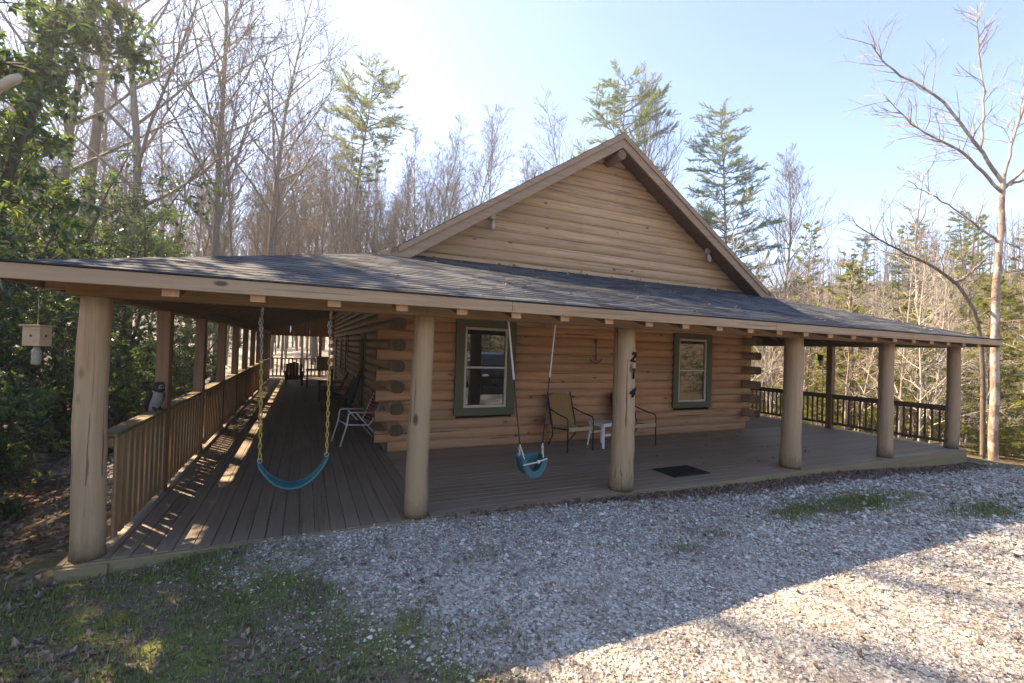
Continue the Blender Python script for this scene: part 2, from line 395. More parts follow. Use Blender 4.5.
# brown leaves over the moss at the left, thinner over the gravel
N = 26000; x = RNG.uniform(-1.9, 13, N); y = RNG.uniform(.5, 4.66, N); m = gravel_mask(x, y)
cl = sm(-.1, .6, vnoise(x, y, .5, 7)+.5*vnoise(x, y, .17, 8))
k = RNG.random(N) < (1-m)*.6*cl*(x < 4) + .04 + .12*(1-m)*(x >= 4); x, y = x[k], y[k]
scatter_leaves('leaf_litter', x, y, gz(x, y)+.008, .062, M['dryleaf'], 'curled brown leaves lying over the moss and grass', 'leaves')
N = 6500; x = RNG.uniform(1.4, 12.8, N); y = 4.69-np.abs(RNG.normal(0, .17, N))*(.35+.65*sm(3, 6, x))
k = RNG.random(N) < (.12+.88*sm(2.5, 5, x)); x, y = x[k], y[k]
scatter_leaves('leaf_mulch', x, y, gz(x, y)+RNG.uniform(.01, .035, len(x)), .06, M['redleaf'], 'band of red brown leaf mulch along the front edge of the deck', 'leaves')
N = 90000; x = RNG.uniform(-1.8, 12.5, N); y = RNG.uniform(1.2, 4.66, N); m = gravel_mask(x, y)
k = RNG.random(N) < (1-m)*.7+.05+.2*sm(.35, .9, vnoise(x, y, .8, 31)+.5*vnoise(x, y, .25, 32)); x, y = x[k], y[k]
scatter_leaves('leaf_fragments', x, y, gz(x, y)+.006, .024, M['dryleaf'], 'small broken bits of leaf and twig between the grass blades', 'leaf bits')
# woodland floor leaves to the left of the porch
N = 13000; x = RNG.uniform(-9, -1.75, N); y = RNG.uniform(2.5, 20, N)
scatter_leaves('woodland_leaves', x, y, gz(x, y)+.015, .075, M['dryleaf'], 'brown leaves covering the bank left of the porch', 'leaves')
def grass():
    N = 300000; x = RNG.uniform(-2.2, 13, N); y = RNG.uniform(.6, 4.66, N)
    m = gravel_mask(x, y); pt = sm(-.25, .55, vnoise(x, y, .45, 5)+.6*vnoise(x, y, .14, 6))
    k = RNG.random(N) < np.clip((1-m)**1.4*(.35+.65*pt), 0, 1)*np.where(x > 4, 1., .75); x, y = x[k], y[k]; n = len(x)
    h = RNG.uniform(.02, .065, n); a = RNG.uniform(0, 6.28, n); w = RNG.uniform(.002, .0045, n)
    P = np.stack([x, y, gz(x, y)-.004], 1); sd = np.stack([np.cos(a), np.sin(a), 0*a], 1)
    ln = np.stack([-np.sin(a), np.cos(a), 0*a], 1)*(h*RNG.uniform(.1, .9, n))[:, None]; up = np.array([0, 0, 1.])
    b0 = P-sd*w[:, None]; b1 = P+sd*w[:, None]; m0 = P+ln*.35+up*(h*.6)[:, None]
    V = np.stack([b0, b1, m0+sd*w[:, None]*.8, m0-sd*w[:, None]*.8, P+ln+up*h[:, None]], 1).reshape(-1, 3)
    q = np.arange(n)*5; tn = np.clip(RNG.normal(.42, .25, n), 0, 1)
    mb = MB(); mb.raw(V, np.stack([q, q+1, q+2, q+3], 1), tn)
    mb.f.append((np.stack([q+3, q+2, q+4], 1), tn, 0, False))
    tag(mb.build('grass', M['grassblade']), 'short sparse grass growing through moss and thin gravel', 'grass', kind='stuff')
grass()

# ------------------------------------------------------------------ the cabin
CABX, CABY = 5.57, 7.75
cabin = thing('log_cabin', 'brown log cabin with wraparound porch, log posts and dark shingle roof', 'cabin', (CABX, CABY, 0), world=True)
W1 = (2.45, 3.62, .575, 2.30); W2 = (7.53, 8.70, .585, 2.27)
CH = .172
def log(mb, p, q, r=.094, tint=None, wd=.85):
    p = np.array(p, float); q = np.array(q, float); L = np.linalg.norm(q-p); m = max(2, int(L/.45)+1)
    P = p+(q-p)*np.linspace(0, 1, m)[:, None]; P[:, 2] += RNG.uniform(-.0025, .0025, m)
    mb.tube(P, r*(1+RNG.uniform(-.02, .02, m)), 18, True, tint, 0, 1, sq=(wd, 1.), pw=.5)
def split(a, b, z, wins):
    segs = [(a, b)]
    for (w0, w1, z0, z1) in wins:
        if z0-.02 < z < z1+.02:
            out = []
            for s0, s1 in segs:
                if w0 >= s1 or w1 <= s0: out.append((s0, s1)); continue
                if w0 > s0: out.append((s0, w0+.04))
                if w1 < s1: out.append((w1-.04, s1))
            segs = out
    return segs
BACK = 23.3
front = MB(); left = MB(); right = MB(); back = MB()
lw = [(10.85, 11.9, 0., 2.05), (15.4, 16.3, .75, 2.0), (17.6, 18.5, .75, 2.0), (20.6, 21.6, 0., 2.05)]
for k in range(19):
    z = CH*(k+.5)
    odd = k % 2
    a, b = (1.10, 10.08) if odd else (1.32, 9.93)
    cuts = split(a, b, z, [W1, W2])
    for s0, s1 in cuts:
        # butt joints between shorter logs
        j = s0+RNG.uniform(2.0, 3.5)
        if s1-s0 > 4: log(front, (s0, 7.83, z), (j, 7.83, z)); log(front, (j+.002, 7.83, z), (s1, 7.83, z))
        else: log(front, (s0, 7.83, z), (s1, 7.83, z))
    y0 = 7.39 if (not odd and k > 0) else 7.80
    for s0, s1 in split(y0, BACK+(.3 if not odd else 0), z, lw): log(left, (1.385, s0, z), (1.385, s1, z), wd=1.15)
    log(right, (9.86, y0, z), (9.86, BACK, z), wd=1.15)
    log(back, (1.1 if odd else 1.4, BACK, z), (10.0, BACK, z))
front.build('log_wall', [M['log_front'], M['log_end']], cabin)
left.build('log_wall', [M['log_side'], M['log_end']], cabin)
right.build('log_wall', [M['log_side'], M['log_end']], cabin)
back.build('log_wall', [M['log_front'], M['log_end']], cabin)
# gable wall of round-faced siding
SL = .645; APX = 6.12
gab = MB(); gh = .188
for k in range(15):
    z0 = 3.24+k*gh; z1 = z0+gh
    half = lambda z: max(0.02, (APX-.12-z)/SL)
    prof = []
    for t in np.linspace(0, 1, 11): prof.append((z0+gh*t, -.042*max(0, math.sin(math.pi*min(1, .03+t*.97)))**.5-.004))
    segs = [-1, 1] if k > 11 else [-1, RNG.uniform(-.45, .45), 1]
    for a, b in zip(segs[:-1], segs[1:]):
        V = []
        for z, dy in prof:
            h = half(z); V += [(CABX+a*h, 7.75+dy, z), (CABX+b*h-(.002 if b < 1 else 0), 7.75+dy, z)]
        F = [(2*i, 2*i+1, 2*i+3, 2*i+2) for i in range(10)]
        gab.raw(V, F, random.random(), 0, True)
gab.prism([(CABX-4.4, 7.76, 3.2), (CABX+4.4, 7.76, 3.2), (CABX, 7.76, APX-.13)], (0, .15, 0))
gab.build('gable_wall', M['gable'], cabin)

# roofs
EY, EZ = 4.2, 2.29
FS = .2986
XL, XR = -1.88, 12.65
LS = (3.28-EZ)/(1.17-XL); RS = (3.28-EZ)/(XR-9.97)
RB = 24.6
HY = EY+(3.28-EZ)/FS
def roof_poly(mb, poly, th=.045):
    mb.prism(poly, (0, 0, -th))
def courses(mb, e0, e1, t0, t1, n, expo=None):
    """shingle courses between eave edge e0-e1 and top edge t0-t1; each tab a thin tilted slab"""
    e0, e1, t0, t1 = (np.array(q, float) for q in (e0, e1, t0, t1))
    nr = np.cross(e1-e0, t0-e0); nr /= np.linalg.norm(nr); nr = nr if nr[2] > 0 else -nr
    V = []; F = []; T = []; kk = 0
    for i in range(n):
        f0, f1 = i/n, (i+1.12)/n; f1 = min(f1, 1.)
        a0, a1 = e0+(t0-e0)*f0, e1+(t1-e1)*f0; b0, b1 = e0+(t0-e0)*f1, e1+(t1-e1)*f1
        L = np.linalg.norm(a1-a0)
        if L < .05: continue
        s = [0.]
        while s[-1] < L: s.append(s[-1]+RNG.uniform(.12, .34))
        s = np.array(s[:-1]+[L])/L
        for u, w in zip(s[:-1], s[1:]):
            h = .006+RNG.uniform(0, .0045)
            dd = RNG.uniform(-.002, .004)*(t0-e0)/np.linalg.norm(t0-e0)
            p, q = a0+(a1-a0)*u+dd*(i > 0), a0+(a1-a0)*w+dd*(i > 0); r_, o_ = b0+(b1-b0)*w, b0+(b1-b0)*u
            V += [p+nr*h, q+nr*h, r_+nr*.003, o_+nr*.003, p, q]
            F += [(kk, kk+1, kk+2, kk+3), (kk+4, kk+5, kk+1, kk)]; t = RNG.random(); T += [t, t]; kk += 6
    mb.raw(V, F, T)
roofm = MB()
RF = 7.20
y0, y1 = RF-.02, RB
for sgn in (-1, 1):
    x_e = 1.17 if sgn < 0 else 9.97
    e0, e1 = (x_e, y0, 3.28), (x_e, y1, 3.28); t0, t1 = (CABX, y0, APX), (CABX, y1, APX)
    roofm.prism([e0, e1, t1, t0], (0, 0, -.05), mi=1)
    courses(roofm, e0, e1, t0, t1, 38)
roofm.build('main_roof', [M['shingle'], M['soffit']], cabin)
pr = MB()
A = (XL, EY, EZ); B = (XR, EY, EZ); C_ = (9.97, HY, 3.28); E_ = (1.17, HY, 3.28)
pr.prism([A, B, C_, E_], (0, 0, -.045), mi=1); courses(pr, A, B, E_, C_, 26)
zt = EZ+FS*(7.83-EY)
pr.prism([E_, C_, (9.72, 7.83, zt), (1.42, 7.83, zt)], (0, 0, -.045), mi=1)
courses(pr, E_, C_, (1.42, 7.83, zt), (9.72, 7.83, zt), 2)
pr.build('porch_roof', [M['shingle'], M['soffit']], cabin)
for xa, xb in ((XL, 1.17), (XR, 9.97)):
    p = MB(); a0, a1 = (xa, EY, EZ), (xa, RB, EZ); b0, b1 = (xb, HY, 3.28), (xb, RB, 3.28)
    p.prism([a0, a1, b1, b0], (0, 0, -.045), mi=1); courses(p, a0, a1, b0, b1, 24)
    p.build('porch_roof', [M['shingle'], M['soffit']], cabin)
# fascias
fa = MB(); j = [XL-.02, 1.9, 5.9, 9.4, XR+.02]
for a, b in zip(j[:-1], j[1:]): fa.box((a, EY-.035, EZ-.112), (b-.003, EY-.002, EZ-.005))
fa.build('fascia', M['trim'], cabin, bevel=.004)
fl = MB(); fl.box((XL-.035, EY, EZ-.112), (XL-.002, RB, EZ-.005)); fl.build('fascia', M['beam_y'], cabin)
fr = MB(); fr.box((XR+.002, EY, EZ-.15), (XR+.035, RB, EZ-.005)); fr.build('fascia', M['beam_y'], cabin)
dr = MB()
dr.box((XL-.03, EY-.05, EZ+.001), (XR+.03, EY+.01, EZ+.012), .15); dr.build('drip_edge', M['shingle'], cabin)
# rake boards at the gable, with the small kick at the eaves
for sg in (-1, 1):
    rk = MB(); ap = APX-.02; wd = .23
    xe = 4.28; ze = ap-SL*xe
    pts = [(CABX, RF, ap), (CABX+sg*xe, RF, ze), (CABX+sg*(xe+.30), RF, ze-.10), (CABX+sg*(xe+.26), RF, ze-.15), (CABX+sg*(xe-.06), RF, ze-wd*1.0), (CABX, RF, ap-wd*1.19)]
    rk.prism(pts, (0, .038, 0)); rk.build('rake_board', M['rake'], cabin, bevel=.004)
    r2 = MB(); w2 = .085
    r2.prism([(CABX, RF-.028, ap+.01), (CABX+sg*xe, RF-.028, ze+.01), (CABX+sg*xe, RF-.028, ze-w2), (CABX, RF-.028, ap-w2*1.19)], (0, .026, 0))
    r2.build('rake_trim', M['rake'], cabin, bevel=.003)
ridge = MB(); ridge.tube([(CABX, RF+.03, APX-.42), (CABX, 7.9, APX-.42)], .095, 14); ridge.build('ridge_log', M['beam_y'], cabin)
# header beams, rafters with cut tails
hb = MB(); j = [-1.72, 1.16, 3.86, 7.09, 9.86, 12.62]
for a, b in zip(j[:-1], j[1:]): hb.box((a+.001, 4.70, 2.125), (b-.002, 4.84, 2.245))
hb.box((-1.86, 4.74, 2.165), (-1.722, 4.80, 2.25)); hb.box((12.622, 4.72, 2.13), (12.64, 4.82, 2.24))
hb.build('header_beam', M['beam'], cabin, bevel=.006)
for x_ in (-1.5, 12.5):
    q = MB(); q.box((x_-.07, 4.845, 2.115), (x_+.07, 24.2, 2.245)); q.build('header_beam', M['beam_y'], cabin, bevel=.006)
rn = 0
for i in range(24):
    x = -.94+.5825*i
    if x > 12.4: break
    top = min(7.75, EY+.05+(x-XL)*1.0, EY+.05+(XR-x)*1.2)+.0
    rf = MB(); y0 = EY+.03; z0 = EZ+FS*(y0-EY)-.05; y1 = max(top, 4.95); z1 = EZ+FS*(y1-EY)-.05; w = .055
    rf.prism([(x-w, y0+.012, z0-.122), (x-w, y0+.012, z0), (x-w, y1, z1), (x-w, y1, z1-.122)], (2*w, 0, 0))
    ro = rf.build('rafter', M['rafter'], cabin)
    tl = MB(); tl.box((x-w, y0-.01, z0-.125), (x+w, y0+.011, z0-.01)); tl.build('rafter_tail', M['tail'], ro, bevel=.004)
for side, xo, xi, sl in ((-1, XL, 1.55, LS), (1, XR, 9.8, -RS)):
    rf = MB(); y = 5.6
    while y < 24.3:
        xt = xo+(xi-xo)*min(1, max(.12, (y-EY)/(HY-EY)*.93-.03)); z0, z1 = EZ-.05, EZ+abs(xt-xo)*abs(sl)-.06
        rf.prism([(xo-side*.04, y, z0-.10), (xo-side*.04, y, z0), (xt, y, z1), (xt, y, z1-.15)], (0, .05, 0)); y += .61
    tag(rf.build('rafters', M['rafter'], cabin), kind='stuff')
# leaves lodged on the porch roof
N = 170; x = RNG.uniform(-1, 11.5, N); y = np.where(RNG.random(N) < .6, 7.68-np.abs(RNG.normal(0, .18, N)), RNG.uniform(4.4, 7.4, N))
k = (y-EY < (x-XL)*.95) & (y-EY < (XR-x)*1.05); x, y = x[k], y[k]
scatter_leaves('roof_leaves', x, y, EZ+FS*(y-EY)+.018, .07, M['dryleaf'], 'dead leaves lodged on the porch roof shingles below the gable', 'leaves')
# front posts: peeled logs
def post(x, y, r0, r1, label=None, z0=-.0, z1=2.13):
    mb = MB(); zs = np.concatenate([[z0, z0+.06], np.linspace(z0+.2, z1, 12)]); t = (zs-z0)/(z1-z0)
    rr = (r0+(r1-r0)*t)*(1+RNG.uniform(-.03, .035, len(zs))); rr[0] *= 1.04; rr[1] *= 1.06 if r0 > .12 else 1.0
    P = np.stack([x+.012*np.sin(t*5+x*3)+RNG.normal(0, .002, len(zs)), y+.010*np.cos(t*4+x), zs], 1)
    mb.tube(P, rr, 20, True, None, jit=.012)
    o = mb.build('porch_post', M['post'], cabin)
    if label: o['label'] = label
    return o
P1 = post(-1.565, 4.82, .113, .104); post(1.15, 4.82, .122, .108)
P3 = post(3.885, 4.87, .156, .138, 'thick log post bearing the house number 214')
post(7.36, 4.89, .158, .135, 'thickest log post, green with algae at its foot'); post(10.02, 4.85, .122, .115); post(12.50, 4.84, .118, .110)
# house number: three black digits down the post front
for ch, z, rot, px in (('2', 1.745, 8, .02), ('1', 1.525, -8, .05), ('4', 1.285, 12, .0)):
    cu = bpy.data.curves.new('digit', 'FONT'); cu.body = ch; cu.size = .185; cu.extrude = .006; cu.offset = .004; cu.align_x = 'CENTER'; cu.align_y = 'CENTER'; cu.shear = .2
    tmp = bpy.data.objects.new('digit_tmp', cu); COL.objects.link(tmp)
    dg = bpy.context.evaluated_depsgraph_get(); me = bpy.data.meshes.new_from_object(tmp.evaluated_get(dg))
    bpy.data.objects.remove(tmp); o = bpy.data.objects.new('house_number', me); COL.objects.link(o); o.parent = P3
    me.materials.clear(); me.materials.append(plain('black number', (.004,.004,.005), .6, .1))
    ph = R(5)+px*2; rr_ = .1455 if z > 1.6 else .1475 if z > 1.4 else .1505
    o.location = (3.885+rr_*math.sin(ph)-CABX, 4.87-rr_*math.cos(ph)-.006-CABY, z); o.rotation_euler = (R(90), R(rot), ph)
# square posts down both sides
LY = [6.6, 8.65, 10.7, 12.7, 14.7, 16.7, 18.7, 20.7, 22.6]
for y in LY:
    q = MB(); q.box((-1.565, y-.085, 0), (-1.435, y+.085, 2.12)); q.build('porch_post', M['post_sq'], cabin, bevel=.006)
for y in (7.3, 9.75, 12.2, 14.65, 17.1, 19.5, 22):
    q = MB(); q.box((12.43, y-.07, 0), (12.57, y+.07, 2.12)); q.build('porch_post', M['post_sq'], cabin, bevel=.006)
for x in (-1.5, .72, 10.2, 12.5):
    q = MB(); q.box((x-.07, 24.03, 0), (x+.07, 24.17, 2.12)); q.build('porch_post', M['post_sq'], cabin)
# deck
dk = MB(); x = -1.66; i = 0
while x < 1.25:
    yj = [4.72, RNG.uniform(8, 10), RNG.uniform(13, 15), RNG.uniform(18, 20), 24.25]
    for a, b in zip(yj[:-1], yj[1:]): dk.box((x, a+.002, -.028), (x+.134, b-.002, RNG.uniform(-.001, .001)))
    x += .140
xs = x
dk.build('deck_boards', M['deck_y'], cabin, bevel=.003)
dk = MB(); y = 4.72
while y < 7.75:
    c = [xs, RNG.uniform(3.5, 5), RNG.uniform(6.5, 9), 12.7] if y > 4.8 else [xs, 5.1, 9.0, 12.7]
    for a, b in zip(c[:-1], c[1:]): dk.box((a+.003, y, -.028), (b-.002, y+.134, RNG.uniform(-.001, .001)))
    y += .140
dk.build('deck_boards', M['deck_x'], cabin, bevel=.003)
dk = MB()
x = 9.62
while x < 12.6:
    dk.box((x, y+.002, -.028), (x+.134, 24.2, 0)); x += .140
dk.build('deck_boards', M['deck_y'], cabin, bevel=.003)
rim = MB(); j = [-1.66, 2.2, 6.6, 10.2, 12.7]
for a, b in zip(j[:-1], j[1:]): rim.box((a, 4.675, -.40), (b-.004, 4.717, -.004))
rim.box((12.7, 4.72, -.6), (12.74, 24.2, -.004)); rim.box((-1.71, 4.72, -.8), (-1.668, 24.2, -.004)); rim.box((-1.66, 24.26, -.8), (12.7, 24.3, -.004))
rim.build('rim_joist', M['rim'], cabin, bevel=.005)
cb = MB(); cb.box((-1.69, 4.64, -.35), (-1.37, 4.672, -.015)); cb.build('corner_block', M['rim'], cabin, bevel=.006)
# railings
lr = MB(); lr.box((-1.57, 4.93, .945), (-1.425, 24.1, .98)); ltop = lr
railL = MB(); railL.box((-1.49, 4.93, .86), (-1.452, 24.05, .94)); railL.box((-1.49, 4.93, .10), (-1.452, 24.05, .175))
RL = railL.build('porch_railing', M['rail'], cabin)
ltop.build('top_rail', M['rail_top'], RL, bevel=.006)
far = MB(); y = 5.0; nb = 0
while y < 24:
    if min(abs(y-q) for q in LY) > .1:
        if nb < 60:
            b = MB(); b.box((-1.45, y-.05, .075), (-1.428, y+.05,   .943)); b.build('baluster', M['rail'], RL, bevel=.003); nb += 1
        else: far.box((-1.45, y-.05, .075), (-1.428, y+.05,   .943))
    y += .163
tag(far.build('balusters', M['rail'], RL), kind='stuff')
rr = MB(); rr.box((12.45, 4.95, .83), (12.55, 24.1, .885)); rr.box((12.48, 4.95, .77), (12.52, 24.1, .828)); rr.box((12.48, 4.95, .10), (12.52, 24.1, .16))
RR = rr.build('porch_railing', M['rail_dark'], cabin)
far = MB(); y = 5.05; nb = 0
while y < 24:
    if nb < 38:
        b = MB(); b.box((12.48, y-.016, .16), (12.512, y+.016, .77)); b.build('baluster', M['rail_dark'], RR); nb += 1
    else: far.box((12.48, y-.02, .16), (12.518, y+.02, .77))
    y += .128
tag(far.build('balusters', M['rail_dark'], RR), kind='stuff')
rb = MB(); rb.box((-1.4, 24.05, .95), (12.4, 24.15, 1.0)); rb.box((-1.4, 24.08, .1), (12.4, 24.12, .17))
RBk = rb.build('porch_railing', M['rail'], cabin); far = MB(); x = -1.3
while x < 12.3:
    far.box((x-.03, 24.06, .17), (x+.03, 24.079, .95)); x += .165
tag(far.build('balusters', M['rail'], RBk), kind='stuff')
inf = MB(); x = -1.45
while x < 1.5:
    x2 = min(x+.14, 1.5); z0 = 2.13; za = EZ+(x-XL)*LS-.05; zb = EZ+(x2-XL)*LS-.05
    inf.prism([(x, 24.06, z0), (x2-.004, 24.06, z0), (x2-.004, 24.06, zb), (x, 24.06, za)], (0, .03, 0)); x = x2
inf.box((-1.45, 24.0, 2.05), (1.5, 24.055, 2.15)); inf.build('porch_end_panel', M['infill'], cabin)
# windows
def window(x0, x1, z0, z1, tw=.165, mid=.5):
    Y = 7.715
    f = MB(); f.box((x0, Y, z0), (x1, Y+.05, z0+tw*.85)); f.box((x0, Y, z1-tw*.8), (x1, Y+.05, z1))
    f.box((x0, Y, z0+tw*.85), (x0+tw, Y+.05, z1-tw*.8)); f.box((x1-tw, Y, z0+tw*.85), (x1, Y+.05, z1-tw*.8))
    # reveal box behind
    f.box((x0+.03, Y+.051, z0+.03), (x0+tw-.002, Y+.25, z1-.03)); f.box((x1-tw+.002, Y+.051, z0+.03), (x1-.03, Y+.25, z1-.03))
    f.box((x0+tw, Y+.051, z0+.03), (x1-tw, Y+.25, z0+tw*.85-.002)); f.box((x0+tw, Y+.051, z1-tw*.8+.002), (x1-tw, Y+.25, z1-.03))
    w = f.build('window', M['green'], cabin, bevel=.005)
    a0, a1, b0, b1 = x0+tw, x1-tw, z0+tw*.85, z1-tw*.8; zm = b0+(b1-b0)*mid; s = .045
    h = MB(); h.box((a0, Y+.02, b0), (a1, Y+.07, b0+s)); h.box((a0, Y+.02, b1-s), (a1, Y+.07, b1))
    h.box((a0, Y+.02, b0+s), (a0+s, Y+.07, b1-s)); h.box((a1-s, Y+.02, b0+s), (a1, Y+.07, b1-s)); h.box((a0+s, Y+.03, zm-.018), (a1-s, Y+.075, zm+.018))
    h.build('sash', M['sash'], w, bevel=.004)
    g = MB(); g.box((a0+s-.005, Y+.055, b0+s-.005), (a1-s+.005, Y+.061, zm-.016)); g.build('pane', M['glass'], w)
    g = MB(); g.box((a0+s-.005, Y+.048, zm+.016), (a1-s+.005, Y+.054, b1-s+.005)); g.build('pane', M['glass'], w)
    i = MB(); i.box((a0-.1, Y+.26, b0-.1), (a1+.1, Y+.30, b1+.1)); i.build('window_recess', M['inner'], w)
window(*W1); window(*W2, tw=.155, mid=.5)
def side_opening(y0, y1, z0, z1, name):
    X = 1.27; t = .12
    f = MB(); f.box((X, y0, z1-t), (X+.08, y1, z1)); f.box((X, y0, z0), (X+.08, y0+t, z1-t)); f.box((X, y1-t, z0), (X+.08, y1, z1-t))
    if z0 > .1: f.box((X, y0+t, z0), (X+.08, y1-t, z0+t))
    w = f.build(name, M['green'], cabin)
    g = MB(); zb = z0+(t if z0 > .1 else .25); g.box((X+.06, y0+t, zb), (X+.066, y1-t, z1-t)); g.build('pane', M['glass'], w)
    s = MB(); zm = (zb+z1-t)/2; s.box((X+.035, y0+t, zm-.02), (X+.055, y1-t, zm+.02)); s.box((X+.035, y0+t, zb), (X+.055, y0+t+.04, z1-t)); s.box((X+.035, y1-t-.04, zb), (X+.055, y1-t, z1-t))
    if z0 < .1: s.box((X+.02, y0+t, z0+.02), (X+.075, y1-t, zb))
    s.build('sash', M['sash'] if z0 > .1 else M['green'], w)
for y0, y1, z0, z1 in lw: side_opening(y0, y1, z0, z1, 'door' if z0 < .1 else 'window')
# flood lights under the gable rakes
def flood(x, z):
    b = MB(); b.box((x-.045, 7.63, z-.10), (x+.045, 7.72, z+.02)); f = b.build('flood_light', M['white'], cabin, bevel=.01)
    h = MB(); h.tube([(x-.01, 7.65, z-.11), (x-.012, 7.63, z-.15), (x-.02, 7.60, z-.23), (x-.024, 7.585, z-.27)], [.016, .03, .045, .048], 12); h.build('lamp_head', M['white'], f)
    h = MB(); h.ball((x-.026, 7.58, z-.28), (.038, .038, .032)); h.build('bulb', plain('lamp bulb', (.55,.5,.4), .25), f)
flood(3.04, 4.25); flood(8.42, 4.25)
# dark scales-shaped hanging ornament on the wall
hang = MB()
hang.tube([(5.42, 7.715, 2.06), (5.42, 7.71, 1.86), (5.425, 7.71, 1.62)], [.008, .010, .012], 8)
hang.tube([(5.42+.14*math.cos(a), 7.70, 1.66+.10*math.sin(a)) for a in np.linspace(math.pi*1.02, math.pi*1.98, 12)], [.008]+[.012]*10+[.008], 8)
hang.box((5.395, 7.70, 1.98), (5.445, 7.72, 2.06))
tag(hang.build('wall_ornament', plain('rusted iron', (.12,.07,.04), .7, .3), None), 'dark rusted iron anchor shaped ornament hanging on the log wall', 'ornament')

# ------------------------------------------------------------------ swings
M['galv'] = plain('galvanised steel', (.42,.41,.39), .4, .5, .7)
M['yellow'] = plain('yellow vinyl sleeve', (.40,.29,.07), .45, .4)
M['blue'] = plain('blue swing plastic', (.022,.14,.165), .5, .4)
M['teal'] = plain('teal swing plastic', (.025,.13,.15), .45, .4)
M['whitecoat'] = plain('white vinyl coat', (.62,.60,.55), .5)
M['rope'] = plain('dark rope', (.03,.032,.028), .8)
def chain(mb, p, q, step=.034, w=.011, r=.0035):
    p = np.array(p, float); q = np.array(q, float); d = q-p; L = np.linalg.norm(d); d /= L
    sx = np.cross(d, (0, 1, 0)); sx /= np.linalg.norm(sx); sy = np.cross(d, sx); n = max(2, int(L/step))
    for i in range(n):
        c = p+d*(i+.5)*L/n; s = sx if i % 2 else sy
        s = s+.35*(sy if i % 2 else sx)*math.sin(i*1.7); s /= np.linalg.norm(s)
        a = np.linspace(0, 2*math.pi, 9)
        mb.tube([c+d*math.cos(t)*step*.68+s*math.sin(t)*w for t in a], r, 4, False, .5)
def twist(mb, p, q, r=.008, pitch=.06):
    p = np.array(p, float); q = np.array(q, float); L = np.linalg.norm(q-p); d = (q-p)/L
    sx = np.cross(d, (0, 1, 0)); sx /= np.linalg.norm(sx); sy = np.cross(d, sx); n = int(L/.010)
    for ph in (0, math.pi):
        pts = []
        for i in range(n+1):
            t = i/n; a = 2*math.pi*t*L/pitch+ph; pts.append(p+d*L*t+(sx*math.cos(a)+sy*math.sin(a))*r*.95)
        mb.tube(pts, r, 5, True, random.uniform(.4, .6))
sw = thing('swing', 'blue strap swing hanging on yellow sleeved chains from the porch beam', 'swing', (-.07, 4.78, .42), world=True)
ends = []
for (tx, bx, bz) in ((-.365, -.335, .69), (.225, .235, .71)):
    u = MB(); top = np.array((tx, 4.77, 2.12)); bot = np.array((bx, 4.77, bz)); mid = top+(bot-top)*.30
    chain(u, top, mid); chain(u, top+np.array((-.018, 0, -.10)), top+np.array((.006, 0, -.28)), .03, .013, .005)
    u.tube([top+np.array((0, 0, .02)), top+np.array((.012, 0, -.02)), top+np.array((0, 0, -.045)), top+np.array((-.012, 0, -.02))], .005, 6)
    u.build('chain', M['galv'], sw)
    y = MB(); chain(y, mid, bot+np.array((0, 0, .03)), .048, .0125, .0062); y.build('chain_sleeve', M['yellow'], sw)
    g = MB(); a = np.linspace(0, 2*math.pi, 13); g.tube([(bx+.018*math.cos(t), 4.77, bz+.012+.02*math.sin(t)) for t in a], .005, 6, False); g.build('ring', M['galv'], sw)
    ends.append((bx, bz))
xs_ = np.linspace(ends[0][0]-.012, ends[1][0]+.012, 25); V = []
for x in xs_:
    t = (x-xs_[0])/(xs_[-1]-xs_[0]); z = ends[0][1]+(ends[1][1]-ends[0][1])*t-.245*(1-(2*t-1)**2)**.85
    w = .045+.055*min(1, 4*min(t, 1-t))
    V += [(x, 4.77-w, z), (x, 4.77+w, z), (x, 4.77+w, z-.012), (x, 4.77-w, z-.012)]
F = []
for i in range(24):
    k = i*4
    for a, b in ((0, 1), (1, 2), (2, 3), (3, 0)): F.append((k+a, k+b, k+4+b, k+4+a))
seat = MB(); seat.raw(V, F, .5, 0, False)
for s in (-1, 1):
    pts = []
    for i in range(25): pts.append((V[4*i][0], 4.77+s*abs(V[4*i][1]-4.77), V[4*i][2]-.006))
    seat.tube(pts, .011, 8, True, .8)
so = seat.build('seat', M['blue'], sw)
# toddler bucket swing
tb = thing('swing', 'teal toddler bucket swing with white safety bar, hanging near the middle of the porch', 'swing', (2.46, 4.75, .33), world=True)
for tx, bx in ((2.12, 2.315), (2.74, 2.615)):
    top = np.array((tx, 4.75, 2.12)); bot = np.array((bx, 4.75, .70)); m1 = top+(bot-top)*(.47 if tx < 2.4 else .45)
    u = MB(); twist(u, top, m1, .0075 if tx < 2.4 else .005, .05); u.build('chain_sleeve', M['whitecoat'], tb)
    u = MB(); u.tube([m1, bot], .0075, 6); u.build('rope', M['rope'], tb)
    u = MB(); chain(u, bot, bot+np.array((0, 0, -.12)), .03, .011, .005); c = bot; f = -1 if tx < 2.4 else 1
    u.tube([c, c+np.array((-.02*f, -.05, -.10)), c+np.array((-.03*f, -.10, -.19))], .007, 6)
    u.build('hanger', M['whitecoat'], tb)
bk = MB()
cx, cz, w, h = 2.465, .55, .152, .215
def ushape(s, n=17):
    return [(cx+w*s*math.cos(a), cz+h*s*math.sin(a)*(1.0)) for a in np.linspace(math.pi, 2*math.pi, n)]
o = ushape(1.0); inn = ushape(.80)
# bottom shell running from front to back
V = []; F = []
for (x, z), (xi, zi) in zip(o, inn): V += [(x, 4.64, z), (x, 4.86, z), (xi*.1+x*.9, 4.86, zi*.1+z*.9), (xi*.1+x*.9, 4.64, zi*.1+z*.9)]
for i in range(len(o)-1):
    k = 4*i
    for a, b in ((0, 1), (1, 2), (2, 3), (3, 0)): F.append((k+a, k+4+a, k+4+b, k+b))
bk.raw(V, F, .4, 0, True)
